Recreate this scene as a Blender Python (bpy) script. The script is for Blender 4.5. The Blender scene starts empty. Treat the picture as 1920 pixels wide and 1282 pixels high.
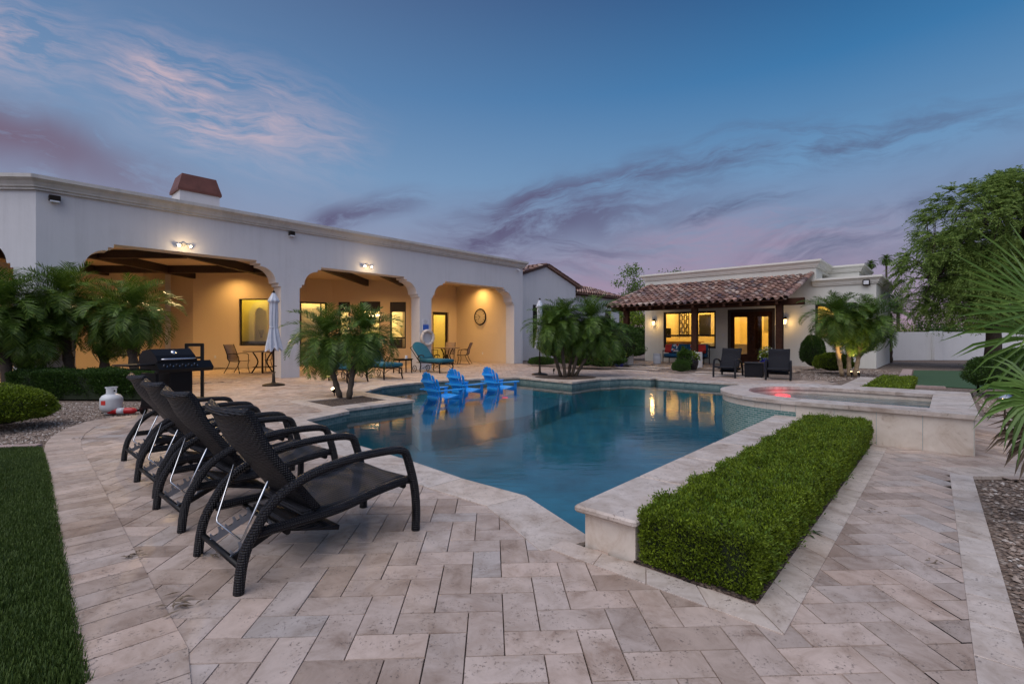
import bpy, math, random
import numpy as np
from mathutils import Vector, Matrix
from mathutils.geometry import tessellate_polygon
random.seed(7); rng = np.random.default_rng(11)
R = math.radians; PI = math.pi
H = 1.25                 # eye height in metres; survey numbers below are in eye heights
F = 911.0; CX = 960.0; CY = 632.0
SC = bpy.context.scene
COL = SC.collection

# ------------------------------------------------------------ survey helpers
def G(px, py, z=0.0):
    """point of the site seen at (px,py) in the photo survey, z in eye heights -> metres"""
    y = (1 - z) * F / (py - CY)
    return Vector(((px - CX) / F * y * H, y * H, z * H))
def GD(px, d, z=0.0):
    return Vector(((px - CX) / F * d * H, d * H, z * H))
D1 = Vector((0.6683, 0.7439, 0)); D2 = Vector((0.7439, -0.6683, 0)); DN = -D2
HO = Vector((0.408 * H, 18.59 * H, 0))
def HP(s, n, z=0.0):      # main house: s along the arcade, n inward, z up (eye heights)
    v = HO + D1 * (s * H) + DN * (n * H); v.z = z * H; return v
GO = Vector((4.16 * H, 17.6 * H, 0))
def GP(t, b, z=0.0):      # guest house: t along the porch posts, b towards the facade
    v = GO + D2 * (t * H) + D1 * (b * H); v.z = z * H; return v
def XY(v): return (v.x, v.y)

# ------------------------------------------------------------ object helpers
def link(o, parent=None):
    COL.objects.link(o)
    if parent is not None: o.parent = parent
    return o
def tag(o, label=None, cat=None, group=None, kind=None):
    if label: o['label'] = label
    if cat: o['category'] = cat
    if group: o['group'] = group
    if kind: o['kind'] = kind
    return o
def thing(name, label, cat, loc=(0, 0, 0), rz=0.0, group=None):
    o = bpy.data.objects.new(name, None); o.empty_display_size = .2
    o.location = loc; o.rotation_euler = (0, 0, rz); link(o)
    return tag(o, label, cat, group)
def children(o): return [c for c in bpy.data.objects if c.parent == o]
def copy_tree(o, parent=None):
    c = o.copy(); COL.objects.link(c)
    if parent is not None: c.parent = parent
    for ch in children(o): copy_tree(ch, c)
    return c
def dup(o, loc, rz, label, group=None, scale=None):
    c = copy_tree(o); c.location = loc; c.rotation_euler = (0, 0, rz); c['label'] = label
    if group: c['group'] = group
    if scale: c.scale = (scale,) * 3
    return c

class MB:
    def __init__(s): s.v = []; s.f = []; s.sm = []
    def add(s, vs, fs, smooth=False):
        o = len(s.v); s.v += [tuple(p) for p in vs]
        for f in fs: s.f.append([i + o for i in f]); s.sm.append(smooth)
        return s
    def hexa(s, p):   # 4 bottom ccw + 4 top
        return s.add(p, [(3, 2, 1, 0), (4, 5, 6, 7), (0, 1, 5, 4), (1, 2, 6, 5), (2, 3, 7, 6), (3, 0, 4, 7)])
    def box(s, c, d, rz=0.0, tilt=None, bev=0.0):
        x, y, z = d[0] / 2, d[1] / 2, d[2] / 2
        M = Matrix.Translation(c) @ Matrix.Rotation(rz, 4, 'Z')
        if tilt: M = M @ Matrix.Rotation(tilt[1], 4, tilt[0])
        if bev <= 0:
            p = [(-x, -y, -z), (x, -y, -z), (x, y, -z), (-x, y, -z), (-x, -y, z), (x, -y, z), (x, y, z), (-x, y, z)]
            return s.hexa([M @ Vector(q) for q in p])
        b = min(bev, x * .9, y * .9, z * .9)
        vs = []
        for zz, k in ((-z, b), (-z + b, 0), (z - b, 0), (z, b)):
            xx, yy = x - k, y - k
            c2 = b if k == 0 else b * .6
            for sx, sy in ((-1, -1), (1, -1), (1, 1), (-1, 1)):
                a = (sx * xx, sy * (yy - c2)); bb = (sx * (xx - c2), sy * yy)
                pr = (a, bb) if (sx, sy) in ((-1, -1), (1, 1)) else (bb, a)
                for q in pr: vs.append(M @ Vector((q[0], q[1], zz)))
        fs = [tuple(range(7, -1, -1)), tuple(range(24, 32))]
        for l in range(3):
            for i in range(8):
                j = (i + 1) % 8
                fs.append((l * 8 + i, l * 8 + j, l * 8 + 8 + j, l * 8 + 8 + i))
        return s.add(vs, fs, False)
    def tube(s, path, r, n=8, flat=1.0, cap=True, smooth=True, up=(0, 0, 1)):
        P = [Vector(p) for p in path]; m = len(P); vs = []; fs = []
        prev = None
        for i, p in enumerate(P):
            t = (P[min(i + 1, m - 1)] - P[max(i - 1, 0)])
            if t.length < 1e-9: t = Vector((0, 0, 1))
            t.normalize()
            a = Vector(up) if prev is None else prev
            x = a - t * a.dot(t)
            if x.length < 1e-4: x = Vector((1, 0, 0)) - t * t.x
            x.normalize(); prev = x; y = t.cross(x)
            rr = r[i] if isinstance(r, (list, tuple)) else r
            for k in range(n):
                an = 2 * PI * (k + .5) / n
                vs.append(p + x * (math.cos(an) * rr) + y * (math.sin(an) * rr * flat))
        for i in range(m - 1):
            for k in range(n):
                j = (k + 1) % n
                fs.append((i * n + k, i * n + j, (i + 1) * n + j, (i + 1) * n + k))
        s.add(vs, fs, smooth)
        if cap:
            o = len(s.v) - m * n
            s.f.append([o + k for k in range(n - 1, -1, -1)]); s.sm.append(False)
            s.f.append([o + (m - 1) * n + k for k in range(n)]); s.sm.append(False)
        return s
    def lathe(s, prof, n=24, c=(0, 0, 0), smooth=True, M=None, cap=True):
        vs = []; fs = []
        for r, z in prof:
            for k in range(n):
                a = 2 * PI * k / n
                q = Vector((r * math.cos(a), r * math.sin(a), z))
                q = (M @ q) if M else q
                vs.append(q + Vector(c))
        m = len(prof)
        for i in range(m - 1):
            for k in range(n):
                j = (k + 1) % n
                fs.append((i * n + k, i * n + j, (i + 1) * n + j, (i + 1) * n + k))
        s.add(vs, fs, smooth)
        o = len(s.v) - m * n
        if not cap: return s
        if prof[0][0] > 1e-4 and prof[1][0] > 1e-4: s.f.append([o + k for k in range(n - 1, -1, -1)]); s.sm.append(False)
        if prof[-1][0] > 1e-4 and prof[-2][0] > 1e-4: s.f.append([o + (m - 1) * n + k for k in range(n)]); s.sm.append(False)
        return s
    def poly(s, outer, fn, w0, w1, holes=(), bottom=True, top=True, sides=True):
        """outer/holes: 2D loops; fn(u,v,w)->3D; extruded from w0 to w1"""
        loops = [[Vector((a, b, 0)) for a, b in outer]] + [[Vector((a, b, 0)) for a, b in h] for h in holes]
        flat = [p for l in loops for p in l]; N = len(flat)
        tri = tessellate_polygon(loops)
        vs = [fn(p.x, p.y, w0) for p in flat] + [fn(p.x, p.y, w1) for p in flat]
        fs = []
        for t in tri:
            a, b, c = t
            ar = (flat[b] - flat[a]).cross(flat[c] - flat[a]).z
            if ar < 0: a, c = c, a
            if bottom: fs.append((c, b, a))
            if top: fs.append((a + N, b + N, c + N))
        if sides:
            o = 0
            for li, l in enumerate(loops):
                n = len(l)
                ar = sum(l[i].x * l[(i + 1) % n].y - l[(i + 1) % n].x * l[i].y for i in range(n))
                fl = (ar > 0) == (li == 0)
                for i in range(n):
                    j = (i + 1) % n
                    q = (o + i, o + j, o + j + N, o + i + N)
                    fs.append(q if fl else q[::-1])
                o += n
        return s.add(vs, fs)
    def grid(s, fn, nu, nv, smooth=True, thick=0.0):
        P = [[Vector(fn(i / nu, j / nv)) for j in range(nv + 1)] for i in range(nu + 1)]
        def nrm(i, j):
            a = P[min(i + 1, nu)][j] - P[max(i - 1, 0)][j]; b = P[i][min(j + 1, nv)] - P[i][max(j - 1, 0)]
            c = a.cross(b); return c.normalized() if c.length > 1e-9 else Vector((0, 0, 1))
        W = nv + 1; N = (nu + 1) * W
        vs = [P[i][j] for i in range(nu + 1) for j in range(W)]
        fs = [(i * W + j, (i + 1) * W + j, (i + 1) * W + j + 1, i * W + j + 1) for i in range(nu) for j in range(nv)]
        if thick:
            vs += [P[i][j] - nrm(i, j) * thick for i in range(nu + 1) for j in range(W)]
            fs += [(N + i * W + j + 1, N + (i + 1) * W + j + 1, N + (i + 1) * W + j, N + i * W + j) for i in range(nu) for j in range(nv)]
            for i in range(nu):
                a, b = i * W, (i + 1) * W
                fs.append((b, a, a + N, b + N)); a += nv; b += nv; fs.append((a, b, b + N, a + N))
            for j in range(nv):
                a, b = j, j + 1
                fs.append((a, b, b + N, a + N)); a += nu * W; b += nu * W; fs.append((b, a, a + N, b + N))
        return s.add(vs, fs, smooth)
    def build(s, name, mat, parent=None, world=False):
        me = bpy.data.meshes.new(name)
        vs = s.v
        if world and parent is not None:
            L = parent.location; vs = [(v[0] - L.x, v[1] - L.y, v[2] - L.z) for v in vs]
        me.from_pydata(vs, [], s.f); me.update()
        me.polygons.foreach_set('use_smooth', s.sm)
        if mat: me.materials.append(mat)
        return link(bpy.data.objects.new(name, me), parent)

def solo(mb, name, mat, loc, label, cat, group=None, rz=0.0):
    """a thing that is one mesh, vertices given in world space about loc"""
    me_o = MB(); me_o.v = [(v[0] - loc[0], v[1] - loc[1], v[2] - loc[2]) for v in mb.v]; me_o.f = mb.f; me_o.sm = mb.sm
    o = me_o.build(name, mat); o.location = loc; o.rotation_euler = (0, 0, rz)
    return tag(o, label, cat, group)
def setting(mb, name, mat, kind='structure'):
    o = mb.build(name, mat); o['kind'] = kind; return o

def np_mesh(name, V, Fc, mat, parent=None, smooth=False):
    """V (n,3) float, Fc (m,k) int"""
    me = bpy.data.meshes.new(name); n, k = len(V), Fc.shape[1]; m = len(Fc)
    me.vertices.add(n); me.vertices.foreach_set('co', V.astype(np.float32).ravel())
    me.loops.add(m * k); me.loops.foreach_set('vertex_index', Fc.astype(np.int32).ravel())
    me.polygons.add(m); me.polygons.foreach_set('loop_start', np.arange(0, m * k, k, dtype=np.int32))
    me.update(calc_edges=True); me.validate()
    me.polygons.foreach_set('use_smooth', [smooth] * m)
    me.materials.append(mat)
    return link(bpy.data.objects.new(name, me), parent)

def leaves(P, Nn, size, aspect=.45, jitter=.8, fold=.25):
    """diamond leaves at P leaning along Nn -> (V,F)"""
    n = len(P)
    d = Nn + rng.normal(0, jitter, (n, 3)); d /= np.linalg.norm(d, axis=1)[:, None] + 1e-9
    a = rng.normal(0, 1, (n, 3)); sd = np.cross(d, a); sd /= np.linalg.norm(sd, axis=1)[:, None] + 1e-9
    up = np.cross(sd, d)
    L = size * rng.uniform(.6, 1.3, (n, 1)); W = L * aspect
    V = np.empty((n, 4, 3))
    V[:, 0] = P; V[:, 1] = P + d * L * .5 + sd * W * .5 + up * W * fold
    V[:, 2] = P + d * L; V[:, 3] = P + d * L * .5 - sd * W * .5 + up * W * fold
    return V.reshape(-1, 3), np.arange(n * 4).reshape(n, 4)

# ------------------------------------------------------------ materials
class NT:
    def __init__(s, name):
        s.m = bpy.data.materials.new(name); s.m.use_nodes = True; s.t = s.m.node_tree; s.t.nodes.clear()
        s.out = s.t.nodes.new('ShaderNodeOutputMaterial')
    def n(s, typ, ins=None, **kw):
        nd = s.t.nodes.new(typ)
        for k, v in kw.items(): setattr(nd, k, v)
        if ins:
            for k, v in ins.items(): s.set(nd.inputs[k], v)
        return nd
    def set(s, inp, v):
        if isinstance(v, bpy.types.NodeSocket): s.t.links.new(v, inp)
        else:
            if hasattr(inp, 'default_value'):
                try: inp.default_value = v
                except Exception:
                    inp.default_value = tuple(v) + (1.0,) if len(v) == 3 else v[:3]
    def coord(s, which='Object', scale=None):
        c = s.n('ShaderNodeTexCoord').outputs[which]
        if scale:
            mp = s.n('ShaderNodeMapping', {'Vector': c}); mp.inputs['Scale'].default_value = scale; return mp.outputs[0]
        return c
    def noise(s, vec, scale, detail=4, rough=.6, dist=0.0):
        return s.n('ShaderNodeTexNoise', {'Vector': vec, 'Scale': scale, 'Detail': detail, 'Roughness': rough, 'Distortion': dist}).outputs['Fac']
    def ramp(s, fac, stops, interp='LINEAR'):
        r = s.n('ShaderNodeValToRGB', {'Fac': fac}); e = r.color_ramp.elements; r.color_ramp.interpolation = interp
        while len(e) < len(stops): e.new(.5)
        for q, (p, c) in zip(e, stops):
            q.position = p; q.color = (tuple(c) + (1,)) if not isinstance(c, (int, float)) else (c, c, c, 1)
        return r.outputs['Color']
    def mix(s, fac, a, b, mode='MIX'):
        m = s.n('ShaderNodeMix', data_type='RGBA', blend_type=mode)
        s.set(m.inputs[0], fac); s.set(m.inputs[6], a if not isinstance(a, tuple) else a + ((1,) if len(a) == 3 else ()))
        s.set(m.inputs[7], b if not isinstance(b, tuple) else b + ((1,) if len(b) == 3 else ()))
        return m.outputs[2]
    def math(s, op, a, b=0.0, c=None):
        m = s.n('ShaderNodeMath', operation=op); s.set(m.inputs[0], a); s.set(m.inputs[1], b)
        if c is not None: s.set(m.inputs[2], c)
        return m.outputs[0]
    def bump(s, h, strength=.3, dist=.01, nrm=None):
        b = s.n('ShaderNodeBump', {'Height': h, 'Strength': strength, 'Distance': dist})
        if nrm is not None: s.set(b.inputs['Normal'], nrm)
        return b.outputs[0]
    def pbr(s, col, rough=.6, metal=0.0, bump=None, spec=None, coat=0.0, emit=None, estr=0.0):
        b = s.n('ShaderNodeBsdfPrincipled')
        s.set(b.inputs['Base Color'], col if not isinstance(col, tuple) else col + ((1,) if len(col) == 3 else ()))
        s.set(b.inputs['Roughness'], rough); s.set(b.inputs['Metallic'], metal)
        if bump is not None: s.set(b.inputs['Normal'], bump)
        if spec is not None: s.set(b.inputs['Specular IOR Level'], spec)
        if coat: s.set(b.inputs['Coat Weight'], coat)
        if emit: s.set(b.inputs['Emission Color'], emit + (1,)); s.set(b.inputs['Emission Strength'], estr)
        s.t.links.new(b.outputs[0], s.out.inputs[0]); return s.m
M = {}
def simple(name, col, rough=.5, metal=0.0, var=.12, sc=6.0, bstr=.15, bsc=60.0, **kw):
    t = NT(name); c = t.coord(); nz = t.noise(c, sc, 5, .65)
    lo = tuple(x * (1 - var) for x in col); hi = tuple(min(1, x * (1 + var)) for x in col)
    cc = t.ramp(nz, [(.3, lo), (.7, hi)])
    b = t.bump(t.noise(c, bsc, 3), bstr, .004)
    M[name] = t.pbr(cc, rough, metal, b, **kw); return M[name]

def stucco(name, base, streak=.07):
    t = NT(name); c = t.coord()
    big = t.noise(c, .7, 4, .6); st = t.noise(t.coord('Object', (5.0, 5.0, .22)), 1.0, 5, .7); fine = t.noise(c, 70, 4, .7)
    k = t.math('ADD', t.math('MULTIPLY', big, .5), t.math('MULTIPLY', st, .5))
    col = t.ramp(k, [(.30, tuple(x * (1 - streak * 1.6) for x in base)), (.5, base), (.7, tuple(min(.9, x * (1 + streak * .3)) for x in base))])
    b = t.bump(t.math('ADD', fine, t.math('MULTIPLY', t.noise(c, 9, 4), 1.2)), .5, .008)
    M[name] = t.pbr(col, .9, 0, b)
stucco('stucco_main', (.58, .59, .62)); stucco('stucco_guest', (.62, .62, .57), .05)
stucco('stucco_patio', (.62, .51, .36), .03); stucco('cornice', (.52, .51, .49), .18); stucco('cornice_guest', (.66, .65, .60), .05)
stucco('white_wall', (.70, .71, .72), .05)

# travertine pavers: tone per stone, pits and stains
def paver(name, cols, pit=.5):
    t = NT(name); c = t.coord()
    g = t.n('ShaderNodeNewGeometry')
    rnd = g.outputs['Random Per Island']
    base = t.ramp(rnd, [(0, cols[0]), (.25, cols[1]), (.5, cols[2]), (.75, cols[3]), (1, cols[4])])
    off = t.n('ShaderNodeCombineXYZ', {'X': t.math('MULTIPLY', rnd, 37.0), 'Y': t.math('MULTIPLY', rnd, 91.0)}).outputs[0]
    cv = t.n('ShaderNodeVectorMath', {0: c, 1: off}, operation='ADD').outputs[0]
    cl = t.noise(cv, 5.0, 6, .68, .6)
    base = t.mix(.85, base, t.ramp(cl, [(.28, (.46, .37, .31)), (.42, (.82, .78, .75)), (.54, (1.02, 1.0, 1.0)), (.7, (1.22, 1.2, 1.2))]), 'MULTIPLY')
    stain = t.noise(c, 1.3, 5, .7)
    base = t.mix(.5, base, t.ramp(stain, [(.35, (.66, .56, .48)), (.50, (1, 1, 1)), (.7, (1.06, 1.08, 1.1))]), 'MULTIPLY')
    vo = t.n('ShaderNodeTexNoise', {'Vector': cv, 'Scale': 62.0, 'Detail': 4.0, 'Roughness': .7}).outputs['Fac']
    area = t.ramp(t.noise(cv, 9.0, 3, .5), [(.45, 0.0), (.60, 1.0)])
    pits = t.math('MULTIPLY', t.ramp(vo, [(.57, 0.0), (.62, 1.0)]), area)
    base = t.mix(t.math('MULTIPLY', pits, .8), base, (.13, .10, .085))
    dk = t.ramp(t.noise(c, 2.6, 7, .8, .4), [(.60, 0.0), (.70, 1.0)])
    base = t.mix(t.math('MULTIPLY', dk, .5), base, (.16, .11, .08))
    hgt = t.math('SUBTRACT', t.math('MULTIPLY', t.noise(cv, 90, 3), .25), t.math('MULTIPLY', pits, 1.0))
    hgt = t.math('ADD', hgt, t.math('MULTIPLY', cl, .8))
    rough = t.ramp(cl, [(.3, .62), (.7, .42)])
    M[name] = t.pbr(base, rough, 0, t.bump(hgt, pit, .004))
paver('paver', [(.31, .24, .195), (.45, .365, .31), (.38, .315, .275), (.51, .405, .34), (.385, .345, .32)])
paver('coping', [(.46, .40, .345), (.52, .45, .395), (.48, .43, .39), (.53, .455, .39), (.48, .44, .405)], .3)
def panel_stone(name):
    t = NT(name); c = t.coord(); g = t.n('ShaderNodeNewGeometry'); rnd = g.outputs['Random Per Island']
    off = t.n('ShaderNodeCombineXYZ', {'X': t.math('MULTIPLY', rnd, 17.0), 'Z': t.math('MULTIPLY', rnd, 31.0)}).outputs[0]
    cv = t.n('ShaderNodeVectorMath', {0: c, 1: off}, operation='ADD').outputs[0]
    a = t.noise(cv, 2.4, 8, .68, 1.5); b = t.noise(cv, 7, 6, .7, 1.0)
    col = t.ramp(a, [(.30, (.50, .41, .33)), (.45, (.62, .55, .48)), (.62, (.66, .60, .53)), (.78, (.70, .65, .60))])
    col = t.mix(.8, col, t.ramp(b, [(.30, (.62, .52, .45)), (.40, (.95, .93, .9)), (.6, (1.05, 1.04, 1.03))]), 'MULTIPLY')
    M[name] = t.pbr(col, .5, 0, t.bump(b, .3, .003))
panel_stone('panel_stone')

def ground_mat(name, cols, sc, bstr=.8, rough=.95, big=True):
    t = NT(name); c = t.coord()
    v = t.n('ShaderNodeTexVoronoi', {'Vector': c, 'Scale': sc}); d = v.outputs['Distance']; colr = v.outputs['Color']
    sep = t.n('ShaderNodeSeparateColor', {0: colr}).outputs[0]
    col = t.ramp(sep, [(0, cols[0]), (.35, cols[1]), (.65, cols[2]), (1, cols[3])])
    col = t.mix(1.0, col, t.ramp(d, [(.2, (1, 1, 1)), (.75, (.35, .33, .32))]), 'MULTIPLY')
    if big: col = t.mix(.6, col, t.ramp(t.noise(c, .6, 4), [(.3, (.75, .72, .7)), (.7, (1.1, 1.1, 1.1))]), 'MULTIPLY')
    M[name] = t.pbr(col, rough, 0, t.bump(t.math('SUBTRACT', 1.0, d), bstr, .02))
ground_mat('gravel', [(.17, .12, .09), (.26, .19, .145), (.34, .26, .205), (.42, .36, .31)], 42)
ground_mat('bark', [(.05, .035, .028), (.10, .07, .055), (.16, .11, .085), (.22, .17, .13)], 50, 1.0)
ground_mat('grout', [(.05, .04, .034), (.065, .052, .044), (.075, .06, .05), (.09, .072, .06)], 90, .3)
ground_mat('earth', [(.10, .07, .05), (.14, .10, .075), (.17, .12, .09), (.20, .15, .11)], 30, .8)

def foliage(name, dark, light, trans=.25, rough=.5, nsc=5.5):
    t = NT(name); g = t.n('ShaderNodeNewGeometry'); c = t.coord()
    k = t.math('ADD', t.math('MULTIPLY', g.outputs['Random Per Island'], .5), t.math('MULTIPLY', t.noise(c, nsc, 4, .7), .55))
    col = t.ramp(k, [(.15, dark), (.55, tuple((a + b) / 2 for a, b in zip(dark, light))), (.85, light)])
    p = t.n('ShaderNodeBsdfPrincipled', {'Base Color': col, 'Roughness': rough, 'Specular IOR Level': .3})
    tr = t.n('ShaderNodeBsdfTranslucent', {'Color': col})
    mx = t.n('ShaderNodeMixShader', {0: trans, 1: p.outputs[0], 2: tr.outputs[0]})
    t.t.links.new(mx.outputs[0], t.out.inputs[0]); M[name] = t.m
foliage('leaf_hedge', (.010, .030, .003), (.25, .35, .022))
foliage('leaf_dark', (.014, .042, .008), (.07, .14, .02))
foliage('leaf_palm', (.024, .066, .012), (.16, .26, .04), .28, .32)
foliage('leaf_fan', (.045, .11, .02), (.19, .31, .065), .22, .3)
foliage('leaf_tree', (.06, .125, .025), (.32, .44, .10), .4, .5, 1.4)
foliage('leaf_bright', (.06, .13, .01), (.20, .30, .04), .3)
foliage('leaf_back', (.06, .12, .02), (.20, .30, .06), .3)
foliage('leaf_dead', (.10, .07, .045), (.26, .20, .14), .1)
foliage('grass_blade', (.020, .045, .010), (.12, .18, .04), .2, .5, 1.3)
foliage('petal_white', (.6, .6, .6), (.8, .8, .8), .2)
foliage('petal_red', (.35, .02, .03), (.5, .05, .06), .2)
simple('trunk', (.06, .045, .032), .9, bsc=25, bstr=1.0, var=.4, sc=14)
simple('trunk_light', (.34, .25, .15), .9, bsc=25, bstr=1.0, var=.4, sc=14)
simple('hedge_core', (.012, .02, .006), .95)
simple('lawn_base', (.03, .035, .018), .95, var=.5, sc=3)
simple('turf', (.03, .075, .03), .95, var=.3, sc=20)
simple('curb', (.36, .27, .25), .85, var=.2)
simple('timber', (.040, .016, .009), .8, var=.4, sc=9, spec=.15)
simple('timber_dark', (.022, .011, .008), .6, var=.4, sc=9)
simple('frame_dark', (.014, .010, .009), .45)
simple('metal_black', (.007, .007, .008), .38, .6)
simple('metal_bronze', (.018, .012, .009), .45, .7)
simple('chrome', (.6, .62, .65), .22, 1.0, bstr=.02)
simple('zinc', (.32, .36, .42), .38, .9, bstr=.05)
simple('rust_metal', (.15, .055, .04), .55, .3, var=.25, sc=3)
simple('blue_plastic', (.02, .36, .90), .35, var=.06, bstr=.03)
simple('teal_cushion', (.008, .10, .15), .85, var=.12, bsc=200)
simple('sofa_blue', (.012, .10, .21), .85, var=.12, bsc=200)
simple('pillow_red', (.62, .035, .025), .8, var=.1)
simple('umbrella_cloth', (.50, .54, .62), .85, var=.1, bsc=150)
simple('sling', (.26, .20, .17), .8, var=.1, bsc=250)
simple('cobalt', (.006, .012, .16), .14, var=.2, coat=.6)
simple('black_glaze', (.008, .008, .012), .15, coat=.5)
simple('white_glaze', (.62, .66, .72), .25, var=.06)
simple('plinth_white', (.72, .72, .72), .8, var=.04)
simple('tank_white', (.60, .62, .64), .4, var=.1)
simple('ext_red', (.45, .012, .018), .3)
simple('ring_white', (.60, .55, .50), .6, var=.15)
simple('sign_blue', (.02, .10, .45), .5)
simple('sign_white', (.6, .62, .66), .5)
simple('plastic_grey', (.30, .31, .33), .5)
simple('cream_wall', (.78, .70, .50), .8, var=.04)
simple('cabinet', (.66, .60, .48), .55, var=.05)
simple('wood_warm', (.42, .22, .08), .45, var=.25)
simple('interior_dark', (.05, .035, .02), .6)
simple('tabletop', (.20, .15, .12), .35, var=.2)
simple('clock_face', (.42, .36, .27), .7, var=.15)
simple('blind', (.30, .28, .22), .8)

def wicker(name, col, rough, ws):
    t = NT(name); c = t.coord()
    def wv(d, sc):
        w = t.n('ShaderNodeTexWave', {'Vector': c, 'Scale': sc, 'Distortion': .4, 'Detail': 0.0}, wave_type='BANDS'); w.bands_direction = d
        return w.outputs['Fac']
    a, b, z = wv('X', ws), wv('Y', ws), wv('Z', ws)
    h = t.math('ADD', t.math('MULTIPLY', a, b), t.math('MULTIPLY', z, .7))
    cc = t.ramp(h, [(.15, tuple(x * .3 for x in col)), (.9, tuple(x * 2.2 for x in col))])
    M[name] = t.pbr(cc, rough, 0, t.bump(h, 1.0, .006), spec=.3)
wicker('wicker', (.006, .006, .0085), .40, 26); wicker('wicker_seat', (.009, .0095, .013), .55, 17)

def tile_mat():
    t = NT('roof_tile'); c = t.coord(); rnd = t.n('ShaderNodeNewGeometry').outputs['Random Per Island']
    col = t.ramp(rnd, [(0, (.10, .06, .055)), (.2, (.25, .13, .095)), (.4, (.36, .22, .165)), (.6, (.20, .12, .10)), (.72, (.56, .43, .35)), (.86, (.085, .06, .075)), (1, (.44, .25, .19))])
    col = t.mix(.6, col, t.ramp(t.noise(c, 12, 5), [(.3, (.6, .6, .62)), (.7, (1.25, 1.25, 1.25))]), 'MULTIPLY')
    M['roof_tile'] = t.pbr(col, .8, 0, t.bump(t.noise(c, 60, 3), .3, .004))
tile_mat()
def mosaic(name, sx, sz, cols, mortar, rough=.25):
    t = NT(name)
    uv = t.n('ShaderNodeUVMap').outputs[0]
    b = t.n('ShaderNodeTexBrick', {'Vector': uv, 'Scale': 1.0, 'Color1': cols[0] + (1,), 'Color2': cols[1] + (1,), 'Mortar': mortar + (1,),
        'Mortar Size': .0035, 'Mortar Smooth': .3, 'Bias': 0.0, 'Brick Width': sx, 'Row Height': sz})
    h = b.outputs['Fac']; nz = t.noise(t.coord(), 3, 4)
    col = t.mix(.7, b.outputs['Color'], t.ramp(nz, [(.3, (.75, .8, .8)), (.7, (1.15, 1.12, 1.1))]), 'MULTIPLY')
    M[name] = t.pbr(col, rough, 0, t.bump(t.math('SUBTRACT', 1.0, h), .5, .002))
mosaic('band_tile', .10, .05, ((.10, .17, .17), (.17, .25, .24)), (.26, .30, .29))
mosaic('glass_mosaic', .085, .030, ((.06, .17, .16), (.15, .27, .25)), (.42, .46, .44), .2)
simple('pool_floor_plaster_dimmed', (.014, .135, .20), .8, var=.25, sc=2.0)  # floor colour darkened to level with the shaded pool walls
simple('pool_plaster_lifted', (.055, .38, .50), .8, var=.25, sc=2.0)  # same plaster painted lighter to offset the shade on upright faces
simple('shelf_plaster', (.018, .14, .20), .8, var=.2, sc=2.0)  # shelf top darkened along with the floor to match its shaded sides

def water(name, tint, bstr=.06, rough=.035, sc=(1.0, 3.2, 1)):
    t = NT(name); c = t.coord('Object', sc)
    h = t.math('ADD', t.noise(c, 1.6, 3, .5, .6), t.math('MULTIPLY', t.noise(c, 7.0, 2, .5), .22))
    b = t.bump(h, bstr, .12)
    fr = t.n('ShaderNodeFresnel', {'IOR': 1.33, 'Normal': b}).outputs[0]
    gl = t.n('ShaderNodeBsdfGlossy', {'Roughness': rough, 'Normal': b}); gl.inputs['Color'].default_value = (1, 1, 1, 1)
    tr = t.n('ShaderNodeBsdfTransparent'); tr.inputs[0].default_value = tint + (1,)
    mx = t.n('ShaderNodeMixShader', {0: fr, 1: tr.outputs[0], 2: gl.outputs[0]})
    t.t.links.new(mx.outputs[0], t.out.inputs[0]); M[name] = t.m
water('pool_water', (.80, .94, .97), .022, .05); water('spa_water', (.75, .9, .95), .5, .08, (2.2, 2.2, 1))
def glass():
    t = NT('pane_glass'); fr = t.n('ShaderNodeFresnel', {'IOR': 1.45}).outputs[0]
    gl = t.n('ShaderNodeBsdfGlossy', {'Roughness': .02}); tr = t.n('ShaderNodeBsdfTransparent'); tr.inputs[0].default_value = (.92, .94, .9, 1)
    mx = t.n('ShaderNodeMixShader', {0: fr, 1: tr.outputs[0], 2: gl.outputs[0]}); t.t.links.new(mx.outputs[0], t.out.inputs[0]); M['pane_glass'] = t.m
glass()
def emis(name, col, st):
    t = NT(name); e = t.n('ShaderNodeEmission', {'Color': col + (1,), 'Strength': st}); t.t.links.new(e.outputs[0], t.out.inputs[0]); M[name] = t.m
emis('lamp_warm', (1, .72, .38), 14.0); emis('lamp_flood', (1, .80, .50), 60.0); emis('lamp_red', (1, .04, .06), .8); emis('lamp_soft', (1, .66, .30), 4.0)
def patterned():
    t = NT('pillow_pattern'); c = t.coord()
    v = t.n('ShaderNodeTexVoronoi', {'Vector': c, 'Scale': 11.0}); s_ = t.n('ShaderNodeSeparateColor', {0: v.outputs['Color']}).outputs[1]
    M['pillow_pattern'] = t.pbr(t.ramp(s_, [(0, (.02, .08, .2)), (.28, (.7, .7, .7)), (.62, (.7, .68, .66)), (.66, (.6, .05, .03)), (.82, (.03, .2, .3))], 'CONSTANT'), .85)
patterned()
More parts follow.
